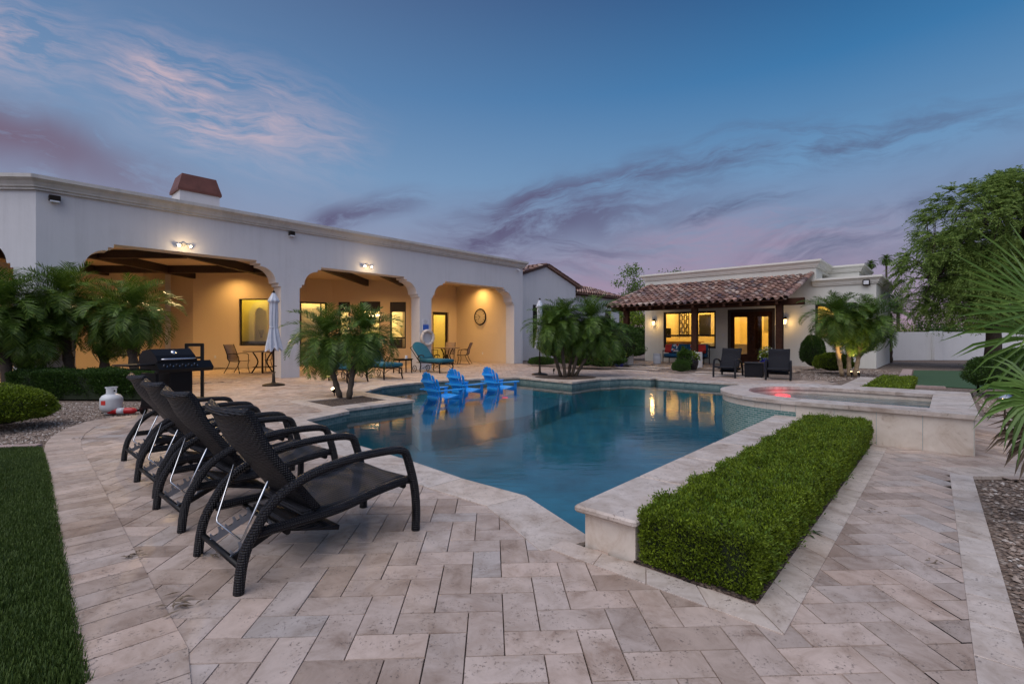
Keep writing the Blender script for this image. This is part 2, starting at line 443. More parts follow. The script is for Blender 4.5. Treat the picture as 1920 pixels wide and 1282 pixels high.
# ================================================================ SITE
W0 = Vector((.338 * H, 2.336 * H, 0))                      # near end of the raised pool wall
def WP(a, b, z=0.0):                                        # a along the raised wall, b to its right, eye heights
    v = W0 + D1 * (a * H) + D2 * (b * H); v.z = z * H; return v
ZW = -.125 * H                                              # pool water level
pool_px = [(980, 932), (860, 899), (772, 868.5), (672, 838), (597, 798), (569, 788), (650.5, 771.3), (641, 767.2), (773.5, 750.2),
           (680, 735.3), (716, 724.8), (766, 718.5), (820, 713.8), (898, 709.8), (974, 707.4), (1072, 716.6), (1098, 713), (1125, 710), (1144, 709.5), (1162, 708.2),
           (1187, 707.7), (1220, 709.4), (1229, 708.8), (1234, 710.1), (1300, 714.2), (1374, 719)]
POOL = [XY(WP(.06, 0))] + [XY(G(*p)) for p in pool_px] + [XY(WP(8.9, 0))]
NP_ = len(POOL)
def pip(x, y, P):
    c = False; n = len(P); j = n - 1
    for i in range(n):
        xi, yi = P[i]; xj, yj = P[j]
        if (yi > y) != (yj > y) and x < (xj - xi) * (y - yi) / (yj - yi) + xi: c = not c
        j = i
    return c
def pdist(x, y, P, closed=True):
    best = 1e9; n = len(P)
    for i in range(n if closed else n - 1):
        x1, y1 = P[i]; x2, y2 = P[(i + 1) % n]
        dx, dy = x2 - x1, y2 - y1; l = dx * dx + dy * dy
        t = max(0, min(1, ((x - x1) * dx + (y - y1) * dy) / l)) if l > 0 else 0
        best = min(best, math.hypot(x - x1 - t * dx, y - y1 - t * dy))
    return best
def offset(P, d, closed=True, clamp=1.5):
    """offset to the left of travel"""
    n = len(P); out = []
    for i in range(n):
        a, b, c = Vector(P[(i - 1) % n]), Vector(P[i]), Vector(P[(i + 1) % n])
        if not closed and i == 0: a = b - (c - b)
        if not closed and i == n - 1: c = b + (b - a)
        u = (b - a).normalized(); v = (c - b).normalized()
        n1 = Vector((-u.y, u.x)); n2 = Vector((-v.y, v.x)); m = n1 + n2
        if m.length < 1e-6: m = n1
        m.normalize(); k = min(clamp, 1 / max(.2, m.dot(n1)))
        out.append((b.x + m.x * d * k, b.y + m.y * d * k))
    return out
FL = lambda u, v, w: (u, v, w)

big = 400.0
ground = MB().poly([(-big, -60), (big, -60), (big, big), (-big, big)], FL, -.03, -.03, holes=[POOL], bottom=False, sides=False)
setting(ground, 'ground', M['gravel'])

def strip(P, z0, z1, name, mat, closed=True, flip=False, kind='structure', parent=None):
    n = len(P); me = bpy.data.meshes.new(name); vs = []; fs = []; uv = []; L = 0
    for i in range(n if closed else n - 1):
        a, b = P[i], P[(i + 1) % n]; l = math.hypot(b[0] - a[0], b[1] - a[1]); o = len(vs)
        vs += [(a[0], a[1], z0), (b[0], b[1], z0), (b[0], b[1], z1), (a[0], a[1], z1)]
        q = [(L, z0), (L + l, z0), (L + l, z1), (L, z1)]; idx = [0, 1, 2, 3]
        if flip: idx = idx[::-1]
        fs.append([o + k for k in idx]); uv += [q[k] for k in idx]; L += l
    me.from_pydata(vs, [], fs); ul = me.uv_layers.new(name='UVMap')
    for k, u in enumerate(uv): ul.data[k].uv = u
    me.materials.append(mat); o = link(bpy.data.objects.new(name, me), parent)
    if kind: o['kind'] = kind
    return o
strip(POOL, -.36, -.004, 'pool_tile_band', M['band_tile'])
strip(POOL, -.86, -.36, 'pool_wall', M['pool_plaster_lifted'])
setting(MB().poly(offset(POOL, .02), FL, -.86, -.86, bottom=False, sides=False), 'pool_floor', M['pool_floor_plaster_dimmed'])
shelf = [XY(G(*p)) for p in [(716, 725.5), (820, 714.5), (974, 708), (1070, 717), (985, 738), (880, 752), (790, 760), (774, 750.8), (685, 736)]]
setting(MB().poly(offset(shelf, -.01), FL, -.95, ZW - .344), 'pool_shelf_side', M['pool_plaster_lifted'])
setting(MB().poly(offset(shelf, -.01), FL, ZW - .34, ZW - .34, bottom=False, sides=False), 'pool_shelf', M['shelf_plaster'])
for k in range(2):   # entry steps beside the planter
    a = offset(shelf, .28 * (k + 1)); 
    ins = [p for p in a]
wt = MB().poly(offset(POOL, .01), FL, ZW, ZW, bottom=False, sides=False)
setting(wt, 'pool_water', M['pool_water'])

# coping stones
def stones(P, width, seg, z, thick, over=0.0, closed=False, gap=.003, rnd_=0.15, stag=.0012, side=1, mb=None):
    """stones along polyline P, on the left of travel (side=1)"""
    mb = mb or MB()
    inn = offset(P, -over * side, closed); out = offset(P, width * side, closed)
    n = len(P)
    for i in range(n if closed else n - 1):
        j = (i + 1) % n
        a, b, c, d = Vector(inn[i]), Vector(inn[j]), Vector(out[j]), Vector(out[i])
        L = (Vector(P[j]) - Vector(P[i])).length; k = max(1, round(L / seg)); zz = z + stag * (i % 4)
        for q in range(k):
            t0, t1 = q / k, (q + 1) / k; g = gap / max(L, .01) * .5
            t0 += g; t1 -= g
            p = [a.lerp(b, t0), a.lerp(b, t1), d.lerp(c, t1), d.lerp(c, t0)]
            if side > 0: p = [p[0], p[3], p[2], p[1]]
            p = p[::-1] if side > 0 and False else p
            ar = sum(p[m].x * p[(m + 1) % 4].y - p[(m + 1) % 4].x * p[m].y for m in range(4))
            if ar < 0: p = p[::-1]
            bv = min(.0012, thick * .3); cen = sum(p, Vector((0, 0))) / 4
            lo = [(v.x, v.y, zz - thick) for v in p]; mid = [(v.x, v.y, zz - bv) for v in p]
            top = []
            for v in p:
                dd = cen - v; dd = dd.normalized() * min(bv * 1.2, dd.length * .3); top.append((v.x + dd.x, v.y + dd.y, zz))
            mb.add(lo + mid + top, [(3, 2, 1, 0)] + [(r, (r + 1) % 4, 4 + (r + 1) % 4, 4 + r) for r in range(4)] +
                   [(4 + r, 4 + (r + 1) % 4, 8 + (r + 1) % 4, 8 + r) for r in range(4)] + [(8, 9, 10, 11)])
    return mb
cop = stones(POOL, .335, .62, .0045, .048, .035)
setting(cop, 'pool_coping', M['coping'])

# deck outline
left_px = [(160, 1282), (132, 1150), (112, 1030), (98, 940), (88, 880), (82, 846), (86, 831), (100, 817), (125, 803), (160, 791), (200, 783.5), (245, 779), (290, 776)]
LEFT = [(-.62 * H, -1.3 * H), (-.66 * H, 0), (-.80 * H, .65 * H), (-1.0 * H, 1.08 * H)] + [XY(G(*p)) for p in left_px]
rb = Vector((3.31 * H, 3.49 * H)); d1_ = Vector((D1.x, D1.y))
RB0 = rb - Vector((.6535, .757)) * (5.4 * H)
DECK = LEFT + [XY(G(332, 766)), XY(G(314, 742)), XY(HP(-11.3, 0)), XY(HP(.05, 0)), XY(G(1007, 687)), XY(G(1075, 690)), XY(G(1157, 692.8)), XY(G(1300, 700.3)),
        XY(G(1500, 712.3)), XY(G(1563, 714.5)), XY(WP(6.0, .0)), XY(WP(5.9, 1.4)), XY(G(1842, 778)), (15 * H, 6.1 * H), (15 * H, 3.42 * H), (rb.x, rb.y), (RB0.x, RB0.y)]
PATIO = [XY(HP(-16, 0)), XY(HP(.0, 0)), XY(HP(0, 4.2)), XY(HP(-16, 5.2)), XY(HP(-19, 3))]
GUEST = [XY(GP(-.75, -.15)), XY(GP(5.5, -.15)), XY(GP(5.5, 3.4)), XY(GP(-.75, 3.4))]
bedA = [XY(G(*p)) for p in [(575.6, 752.6), (624, 762.4), (728.5, 749.6), (684, 741.6)]]
cB = G(1060, 707.3)
bedB = [(cB.x + math.cos(a) * .95, cB.y + math.sin(a) * .80) for a in [k * PI / 10 for k in range(20)]]
base = MB()
for P in (DECK,):
    base.poly(P, FL, -.016, -.016, holes=[], bottom=False, sides=False)
# the mortar bed must not cover the pool: cut by pool
base = MB(); base.poly(offset(DECK, .0), FL, -.016, -.016, holes=[offset(POOL, .02)], bottom=False, sides=False)
setting(base, 'mortar_bed', M['grout'])
setting(MB().poly(PATIO, FL, -.020, -.020, bottom=False, sides=False), 'patio_bed', M['grout'])
setting(MB().poly(GUEST, FL, -.020, -.020, bottom=False, sides=False), 'porch_bed', M['earth'])

cell = .156
def herring(keep, ang, zf, x0, x1, y0, y1, org=(0, 0), clipR=False):
    mb = MB(); ca, sa = math.cos(ang), math.sin(ang); g = .0011; ch = .0018
    n0, n1 = int(x0 / cell) - 2, int(x1 / cell) + 2; m0, m1 = int(y0 / cell) - 2, int(y1 / cell) + 2
    for i in range(n0, n1):
        for j in range(m0, m1):
            d = (i - j) % 4
            if d == 0: w, h = 2 * cell, cell
            elif d == 3: w, h = cell, 2 * cell
            else: continue
            X, Y = i * cell, j * cell; cx_, cy_ = X + w / 2, Y + h / 2
            wx, wy = ca * cx_ - sa * cy_ + org[0], sa * cx_ + ca * cy_ + org[1]
            if not keep(wx, wy): continue
            z = zf + random.uniform(-.0007, .0007)
            def P(ix, iy, zz):
                lx, ly = X + ix, Y + iy; return (ca * lx - sa * ly + org[0], sa * lx + ca * ly + org[1], zz)
            jx = [random.uniform(0, .0014) for _ in range(4)]
            RC = clipR and (Vector((wx, wy)) - rb).dot(Vector((D2.x, D2.y))) > -.25 and wy < 3.5 * H
            lo = [P(g + jx[0], g, z - .008), P(w - g, g + jx[1], z - .008), P(w - g - jx[2], h - g, z - .008), P(g, h - g - jx[3], z - .008)]
            k = g + ch
            hi = [P(k + jx[0], k, z), P(w - k, k + jx[1], z), P(w - k - jx[2], h - k, z), P(k, h - k - jx[3], z)]
            tl, tx = random.uniform(-.0005, .0005), random.uniform(-.0005, .0005)
            hi = [(p[0], p[1], p[2] + s1 * tl + s2 * tx) for p, (s1, s2) in zip(hi, ((-1, -1), (1, -1), (1, 1), (-1, 1)))]
            if RC:
                poly_ = [Vector(p) for p in hi]; out_ = []
                dn_ = Vector((.757, -.6535, 0)); ff = lambda p: (p - Vector((rb.x, rb.y, 0))).dot(dn_) + .05
                for a_ in range(4):
                    p_, q_ = poly_[a_], poly_[(a_ + 1) % 4]; fa, fb = ff(p_), ff(q_)
                    if fa <= 0: out_.append(p_)
                    if (fa < 0) != (fb < 0): out_.append(p_.lerp(q_, fa / (fa - fb)))
                if len(out_) > 2: mb.add(out_, [tuple(range(len(out_)))])
                continue
            mb.add(lo + hi, [(4, 5, 6, 7), (0, 1, 5, 4), (1, 2, 6, 5), (2, 3, 7, 6), (3, 0, 4, 7)])
    return mb
wallfoot = [XY(WP(.02, -.02)), XY(WP(.02, .72)), XY(WP(3.7, .72)), XY(WP(3.72, 1.40)), XY(WP(5.8, 1.40)), XY(WP(6.0, .3)), XY(WP(9.5, .3)), XY(WP(9.5, -.02))]
LB = LEFT; LBi = offset(LEFT, -.42, False)
def keep(x, y):
    if not pip(x, y, DECK): return False
    if pip(x, y, POOL) or pdist(x, y, POOL) < .155: return False
    if pdist(x, y, LEFT, False) < .15: return False
    if pip(x, y, wallfoot): return False
    if pip(x, y, bedA) or pdist(x, y, bedA) < .1: return False
    if pip(x, y, bedB): return False
    v = Vector((x, y)) - rb; s = v.dot(Vector((D2.x, D2.y)))
    if y < 3.43 * H and s > .10: return False
    if pdist(x, y, DECK) < .05: return False
    return True
hb = herring(keep, R(2.4), 0.0, -10, 22, -4, 26, (.05, .04), True)
setting(hb, 'paving', M['paver'])
setting(herring(lambda x, y: pip(x, y, PATIO) and pdist(x, y, PATIO) > .04, R(42), -.004, -6, 26, -4, 32), 'patio_paving', M['paver'])
rowg = MB()
for i in range(0, 34):       # big flags before the guest house with dirt between
    for j in range(0, 9):
        t, b = -.70 + i * .185 + (j % 2) * .09, -.1 + j * .38
        if t > 5.3: continue
        if b < .5 and random.random() < .35: continue
        c = GP(t + .09, b + .18); rowg.box((c.x, c.y, -.012), (.215 if i % 3 else .2, .45, .02), math.atan2(D2.y, D2.x), bev=.004)
setting(rowg, 'porch_flagstones', M['paver'])
pads = MB()
for (px, py, w) in [(1170, 693.6, 1.9), (1195, 690.6, 1.9), (1220, 688, 1.8), (1345, 702.5, 2.0), (1360, 699, 2.0), (1390, 707, 1.8)]:
    c = G(px, py); pads.box((c.x, c.y, -.008), (w, .34, .035), math.atan2(D2.y, D2.x), bev=.006)
setting(pads, 'stepping_slabs', M['coping'])

# borders
bd = stones(LEFT, .31, .158, .0035, .03, 0.0, side=-1, gap=.006, stag=.0009)
setting(bd, 'deck_border', M['paver'])
RBL = [(RB0.x, RB0.y), (rb.x, rb.y)]
pb = stones(RBL, .155, .31, .004, .03, 0, side=1, gap=.005)
stones([(rb.x - .05, rb.y + .0), (15 * H, 3.42 * H)], .31, .31, .0032, .03, 0, side=1, gap=.004, mb=pb)
hedge_edge = [XY(WP(-.015, -.10)), XY(WP(-.015, .775)), XY(WP(3.6, .775))]
stones(hedge_edge, .155, .31, .005, .03, 0, side=-1, gap=.005, mb=pb)
setting(pb, 'path_border', M['coping'])
be = stones(bedA, .26, .5, .0035, .03, 0, closed=True, side=(1 if sum(bedA[i][0] * bedA[(i + 1) % 4][1] - bedA[(i + 1) % 4][0] * bedA[i][1] for i in range(4)) < 0 else -1), mb=MB())
setting(be, 'bed_border', M['coping'])
setting(MB().poly(bedA, FL, -.012, -.008, bottom=False), 'planting_bed', M['bark'])
setting(MB().poly(bedB, FL, -.015, .012, bottom=False), 'planting_bed', M['bark'])
setting(MB().poly([XY(WP(.0, .27)), XY(WP(0, .78)), XY(WP(3.65, .78)), XY(WP(3.65, .27))], FL, -.012, .01, bottom=False), 'hedge_bed', M['bark'])

# lawn on the left, with its curb
L_in = [p for p in LEFT[:9]]
lawn = [(p[0] - .01, p[1]) for p in LEFT[:8]] + [XY(G(78, 838.5)), XY(G(0, 841)), (-22, G(0, 841).y - .3), (-22, -8)]
setting(MB().poly(lawn, FL, -.02, -.012, bottom=False), 'lawn', M['lawn_base'])
cb = stones([XY(G(80, 833)), XY(G(0, 836)), (-22, G(0, 836).y - .2)], .10, .5, .012, .05, 0, side=1)
setting(cb, 'lawn_curb', M['curb'])
# putting green beyond the spa and its curbs
gr_px = [(1706, 721.5), (1714, 693.5), (1800, 694.5), (1900, 698), (1960, 712), (1960, 726), (1840, 728), (1770, 724)]
green = [XY(G(*p)) for p in gr_px]
setting(MB().poly(green, FL, -.022, -.010, bottom=False), 'putting_green', M['turf'])
gc = stones([XY(G(1704, 723)), XY(G(1711.5, 693))], .30, .5, .02, .06, 0, side=1); stones([XY(G(1771, 725.5)), XY(G(1700, 722.5))], .16, .5, .02, .06, 0, side=1, mb=gc)
setting(gc, 'green_curb', M['curb'])

# gravel stones scattered where the camera sees gravel close by
def pebbles(name, poly, n, mat, smin=.012, smax=.03):
    xs = [p[0] for p in poly]; ys = [p[1] for p in poly]; mb = MB(); k = 0; tries = 0
    ico = [(-1, 0, 0), (1, 0, 0), (0, -1, 0), (0, 1, 0), (0, 0, -.6), (0, 0, .6)]
    fs = [(0, 2, 5), (2, 1, 5), (1, 3, 5), (3, 0, 5), (2, 0, 4), (1, 2, 4), (3, 1, 4), (0, 3, 4)]
    while k < n and tries < n * 20:
        tries += 1
        x, y = random.uniform(min(xs), max(xs)), random.uniform(min(ys), max(ys))
        if not pip(x, y, poly): continue
        s = random.uniform(smin, smax); a = random.uniform(0, PI); ca, sa = math.cos(a), math.sin(a); e = random.uniform(.6, 1.0)
        mb.add([(x + s * (p[0] * ca - p[1] * sa * e), y + s * (p[0] * sa + p[1] * ca * e), -.028 + s * (.3 + p[2] * random.uniform(.7, 1.1))) for p in ico], fs, False); k += 1
    o = mb.build(name, mat); o['kind'] = 'stuff'; return o
def stone_mat():
    t = NT('pebble'); rnd = t.n('ShaderNodeNewGeometry').outputs['Random Per Island']
    M['pebble'] = t.pbr(t.ramp(rnd, [(0, (.09, .065, .05)), (.3, (.18, .13, .10)), (.6, (.26, .195, .155)), (.88, (.34, .28, .235)), (1, (.55, .51, .47))]), .85)
    t = NT('chip'); rnd = t.n('ShaderNodeNewGeometry').outputs['Random Per Island']
    M['chip'] = t.pbr(t.ramp(rnd, [(0, (.04, .028, .022)), (.5, (.12, .085, .065)), (.85, (.24, .18, .14)), (1, (.5, .45, .4))]), .9)
stone_mat()
right_gravel = [(rb.x + .01, rb.y), (3.0 * H + 3, 3.45 * H), (3.0 * H + 3, 1.0 * H), (RB0.x + 3.0, RB0.y + 2.4)] 
right_gravel = [(rb.x + .02, rb.y - .04), (8.2, 4.2), (8.2, .8), (1.15, .85)]
def rg_ok(poly): return poly
pebbles('gravel_stones', right_gravel, 16000, M['pebble'], .008, .022)
left_gravel = [XY(G(84, 829)), XY(G(100, 816)), XY(G(125, 802)), XY(G(160, 790)), XY(G(200, 782.5)), XY(G(290, 775)), XY(G(300, 752)), XY(G(60, 752)), XY(G(-60, 800)), XY(G(-60, 830))]
pebbles('gravel_stones', left_gravel, 12000, M['pebble'], .010, .022)
pebbles('gravel_stones', [XY(G(1822, 735)), XY(G(1850, 775)), XY(G(1990, 775)), XY(G(1990, 735))], 7000, M['pebble'], .015, .035)
pebbles('gravel_stones', [XY(G(1500, 711)), XY(G(1565, 713.5)), XY(G(1700, 700)), XY(G(1640, 690)), XY(G(1500, 690))], 6000, M['pebble'], .015, .03)
pebbles('bark_chips', bedA, 1400, M['chip'], .012, .03)
pebbles('bark_chips', bedB, 900, M['chip'], .012, .03)

# grass blades near the camera
def grass(name, poly, n, hmin, hmax, mat):
    xs = [p[0] for p in poly]; ys = [p[1] for p in poly]; pts = []
    while len(pts) < n:
        x, y = random.uniform(min(xs), max(xs)), random.uniform(min(ys), max(ys))
        if math.sin(x * 3.1 + 1) * math.sin(y * 2.7) + .5 * math.sin(x * 9 + y * 7) + .35 * math.sin(x * 21 - y * 17) > .62 and random.random() > .25: continue
        if pip(x, y, poly): pts.append((x, y))
    P = np.zeros((n, 3)); P[:, :2] = pts; P[:, 2] = -.015
    a = rng.uniform(0, 2 * PI, n); h = rng.uniform(hmin, hmax, n); w = .0035
    V = np.empty((n, 4, 3)); s_ = np.stack([np.cos(a) * w, np.sin(a) * w, 0 * a], 1); ln = np.stack([-np.sin(a), np.cos(a), 0 * a], 1) * (h * rng.uniform(-.6, .6, n))[:, None]
    V[:, 0] = P - s_; V[:, 1] = P + s_; V[:, 2] = P + s_ * .3 + ln; V[:, 3] = P - s_ * .3 + ln; V[:, 2, 2] += h; V[:, 3, 2] += h
    o = np_mesh(name, V.reshape(-1, 3), np.arange(n * 4).reshape(n, 4), mat); o['kind'] = 'stuff'; return o
vis_lawn = [LEFT[k] for k in (3, 4, 5, 6, 7, 8)] + [XY(G(78, 839)), XY(G(-40, 842)), XY(G(-60, 1282))]
vis_lawn[0] = XY(G(158, 1282))
grass('grass', [(p[0] + (.02 if i < 6 else 0), p[1]) for i, p in enumerate(vis_lawn)], 110000, .014, .045, M['grass_blade'])

# ------------------------------------------------------------ raised pool wall, hedge planter and spa
ZT = .197
rw = thing('raised_pool_wall', 'low pale stone wall with a broad coping running from the foreground to the raised spa', 'wall', WP(0, .14))
def wbox(mb, a0, a1, b0, b1, z0, z1, bev=0.0):
    c = WP((a0 + a1) / 2, (b0 + b1) / 2, (z0 + z1) / 2); mb.box(c, ((a1 - a0) * H, (b1 - b0) * H, (z1 - z0) * H), math.atan2(D1.y, D1.x), bev=bev); return mb
b = MB(); k = 8
for i in range(k):
    a0, a1 = .012 + (3.6 - .012) * i / k, .012 + (3.6 - .012) * (i + 1) / k
    wbox(b, a0 + .0015, a1 - .0015, .008, .272, -1.3 if False else -.02, ZT - .034)
b.build('stone_facing', M['panel_stone'], rw, world=True)
b = MB(); wbox(b, .014, 3.6, .004, .20, -1.25, -.021); b.build('footing', M['pool_plaster_lifted'], rw, world=True)
b = MB(); e = [0, .62, 1.25, 1.85, 2.5, 3.1, 3.6]
for p, q in zip(e, e[1:]): wbox(b, p - (.03 if p == 0 else -.0015), q - .0015, -.03, .295, ZT - .034, ZT, .012)
b.build('coping', M['coping'], rw, world=True)
fw = thing('raised_pool_wall', 'low stone wall with pale coping beyond the spa, leading to the uplit palms', 'wall', WP(5.9, .14))
b = MB(); wbox(b, 5.9, 10.1, .008, .272, -1.25, ZT - .034); b.build('stone_facing', M['panel_stone'], fw, world=True)
b = MB()
for i in range(6): wbox(b, 5.9 + i * .7 + .002, 6.6 + i * .7 - .002, -.03, .31, ZT - .034, ZT, .012)
b.build('coping', M['coping'], fw, world=True)

spa = thing('raised_spa', 'raised stone spa with curved mosaic wall beside the pool', 'hot tub', WP(4.7, .3))
ca, cb_ = 4.667, .15
def spa_loop(ri, near, far, right, n=22):
    """(b, a) loop: left curve then straight to the right end"""
    pts = [(right, ca - near), ]
    for i in range(n + 1):
        th = -PI / 2 - PI * i / n
        r = near if math.sin(th) < 0 else far
        pts.append((cb_ + math.cos(th) * ri, ca + math.sin(th) * r))
    pts.append((right, ca + far)); return pts
def WF(u, v, w): return WP(v, u, w)
outer = spa_loop(1.0, 1.0, 1.22, 1.47); inner = spa_loop(.735, .735, .735, 1.2)
b = MB().poly(outer, WF, -1.25, .31, holes=[inner]); b.build('basin', M['pool_plaster_lifted'], spa, world=True)
# stone facing panels
def facing(loop, off, z0, z1, seg, mat, name, rng_, thick=.006):
    mb = MB()
    for i in rng_:
        p, q = loop[i], loop[(i + 1) % len(loop)]
        P, Q = WP(p[1], p[0]), WP(q[1], q[0]); L = (Q - P).length; k = max(1, round(L / seg)); t = (Q - P).normalized(); nn = Vector((t.y, -t.x, 0))
        c = WP(ca, cb_ if p[0] < .3 else p[0] * .5)
        if nn.dot((P + Q) / 2 - c) < 0: nn = -nn
        for j in range(k):
            A = P.lerp(Q, j / k) + t * .0015; B = P.lerp(Q, (j + 1) / k) - t * .0015
            o = nn * off; o2 = nn * (off + thick)
            mb.hexa([Vector((v.x, v.y, z * H)) for z, vs in ((z0, (A + o, B + o, B + o2, A + o2)), (z1, (A + o, B + o, B + o2, A + o2))) for v in vs])
    mb.build(name, mat, spa, world=True)
no = len(outer)
facing(outer, .001, -.02, .309, .39, M['panel_stone'], 'stone_facing', [0, no - 2, no - 1])
facing(outer, .001, .235, .309, .5, M['panel_stone'], 'stone_band', range(1, no - 2))
ml = [XY(WP(p[1], p[0])) for p in outer[1:no - 1]]; ml = offset(ml, .006 if (ml[1][0] - ml[0][0]) else 0, False)
cxy = Vector(XY(WP(ca, cb_)))
ml = [tuple((Vector(XY(WP(p[1], p[0]))) + (Vector(XY(WP(p[1], p[0]))) - cxy).normalized() * .010)) for p in outer[1:no - 1]]
o = strip(ml, -.4 * H, .234 * H, 'mosaic', M['glass_mosaic'], closed=False, kind=None, parent=spa)
for v in o.data.vertices: v.co.x -= spa.location.x; v.co.y -= spa.location.y
# coping ring cut in stones
oc = spa_loop(1.03, 1.035, 1.25, 1.50, 22); ic = spa_loop(.71, .715, .715, 1.18, 22); b = MB()
for i in range(len(oc)):
    j = (i + 1) % len(oc)
    quad = [oc[i], oc[j], ic[j], ic[i]]
    L = (WP(oc[i][1], oc[i][0]) - WP(oc[j][1], oc[j][0])).length; k = max(1, round(L / .6))
    for q in range(k):
        l = lambda u, v, t: (u[0] + (v[0] - u[0]) * t, u[1] + (v[1] - u[1]) * t)
        g = .0018 / L if k > 1 else 0
        P4 = [l(oc[i], oc[j], q / k + g), l(oc[i], oc[j], (q + 1) / k - g), l(ic[i], ic[j], (q + 1) / k - g), l(ic[i], ic[j], q / k + g)]
        lo = [WP(p[1], p[0], .31) for p in P4]; hi = [WP(p[1], p[0], .348) for p in P4]
        b.hexa(lo + hi)
b.build('coping', M['coping'], spa, world=True)
sw = MB().poly(spa_loop(.736, .736, .736, 1.201), WF, .265, .265, bottom=False, sides=False); o = sw.build('spa_water', M['spa_water'], None); tag(o, kind='structure')
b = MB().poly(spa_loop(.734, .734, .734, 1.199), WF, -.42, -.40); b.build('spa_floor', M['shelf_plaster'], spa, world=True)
il = [XY(WP(p[1], p[0])) for p in spa_loop(.731, .731, .731, 1.196)]
o = strip(il, .20 * H, .309 * H, 'waterline_tile', M['panel_stone'], closed=True, kind=None, parent=spa)
for v in o.data.vertices: v.co.x -= spa.location.x; v.co.y -= spa.location.y
def light(name, typ, loc, power, col, **kw):
    l = bpy.data.lights.new(name, typ); l.energy = power; l.color = col
    for k_, v in kw.items(): setattr(l, k_, v)
    o = bpy.data.objects.new(name, l); o.location = loc; link(o); return o
c = WP(ca + .45, -.30, .235)
solo(MB().lathe([(.11, -.02), (.11, .01), (.0, .018)], 20, c=(c.x, c.y, c.z)), 'spa_light', M['lamp_red'], tuple(c), 'glowing red underwater light in the raised spa', 'light')
light('spa_red_lamp', 'POINT', c + Vector((0, 0, .06)), .8, (1, .06, .08), shadow_soft_size=.12)
c = G(947, 741.5, -.13); c.z = ZW - .05
solo(MB().lathe([(.07, -.02), (.07, .01), (.0, .018)], 16, c=tuple(c)), 'pool_light', M['lamp_red'], tuple(c), 'small round red light glowing in the water near the blue chairs', 'light')
# ================================================================ BUILDINGS
class Plane:
    """vertical wall plane: origin O, unit direction U (to the right seen from outside), outward normal N; u,z,off in eye heights"""
    def __init__(s, O, U):
        s.O = Vector((O[0], O[1], 0)); s.U = Vector((U[0], U[1], 0)).normalized(); s.N = Vector((s.U.y, -s.U.x, 0))
    def P(s, u, z, off=0.0):
        v = s.O + s.U * (u * H) + s.N * (off * H); v.z = z * H; return v
    def u(s, px):
        k = (px - CX) / F
        return (k * s.O.y - s.O.x) / (s.U.x - k * s.U.y) / H
    def z(s, px, py):
        y = (s.O + s.U * (s.u(px) * H)).y / H
        return 1 + (CY - py) / F * y
    def box(s, mb, u0, u1, z0, z1, o0, o1, bev=0.0):
        c = s.P((u0 + u1) / 2, (z0 + z1) / 2, (o0 + o1) / 2)
        return mb.box(c, (abs(u1 - u0) * H, abs(o1 - o0) * H, abs(z1 - z0) * H), math.atan2(s.U.y, s.U.x), bev=bev)
    def poly(s, mb, outline, o0, o1, holes=()):
        return mb.poly(outline, lambda u, v, w: s.P(u, v, w), o1, o0, holes=holes) if False else mb.poly(outline, lambda u, v, w: s.P(u, v, w), o0, o1, holes=holes)
def seg_plane(P, Q):   # from left end to right end seen from outside
    pl = Plane(P, Q - P); pl.L = (Q - P).length / H; return pl
def rect(u0, u1, z0, z1): return [(u0, z0), (u1, z0), (u1, z1), (u0, z1)]
def wall_seg(mb, P, Q, z0, z1, th, holes=()):
    pl = seg_plane(P, Q); pl.poly(mb, rect(0, pl.L, z0, z1), -th, 0, [rect(*h) for h in holes]); return pl
def sweep(mb, path, prof, closed=False):
    """profile (off,z) swept along path with outward on the right of travel"""
    loops = [[(x, y, z * H) for x, y in offset(path, -o * H, closed, 1.6)] for o, z in prof]
    n = len(path); m = len(prof); vs = [p for l in loops for p in l]; fs = []
    for i in range(m):
        k = (i + 1) % m
        for j in range(n if closed else n - 1):
            q = (j + 1) % n; fs.append((i * n + j, k * n + j, k * n + q, i * n + q))
    if not closed:
        fs.append([i * n for i in range(m)][::-1]); fs.append([i * n + n - 1 for i in range(m)])
    mb.add(vs, [tuple(f)[::-1] for f in fs])
    return mb
CORN = [(-.02, .0), (.05, .0), (.05, .035), (.075, .045), (.08, .075), (.11, .13), (.16, .175), (.17, .18), (.17, .245), (-.02, .245)]
def window(pl, u0, u1, z0, z1, parent, fw=.06, rec=.06, vbars=(), hbars=(), fmat='frame_dark', head=0.0, frame=True, name='window', dep=.05):
    b = MB()
    o0, o1 = -rec - dep, -rec
    pl.box(b, u0, u0 + fw, z0, z1, o0, o1); pl.box(b, u1 - fw, u1, z0, z1, o0, o1)
    pl.box(b, u0 + fw, u1 - fw, z1 - fw - head, z1, o0, o1); pl.box(b, u0 + fw, u1 - fw, z0, z0 + fw, o0, o1)
    for v in vbars: pl.box(b, v - fw * .4, v + fw * .4, z0 + fw, z1 - fw - head, o0 + .004, o1 - .004)
    for v in hbars: pl.box(b, u0 + fw, u1 - fw, v - fw * .5, v + fw * .5, o0 + .007, o1 - .007)
    o = b.build(name, M[fmat], parent, world=True)
    g = MB(); pl.box(g, u0 + fw * .8, u1 - fw * .8, z0 + fw * .8, z1 - fw * .8, -rec - dep * .5 - .004, -rec - dep * .5 + .004)
    L = parent.location; g.v = [(v[0] - L.x, v[1] - L.y, v[2] - L.z) for v in g.v]
    g.build('pane', M['pane_glass'], o); return o
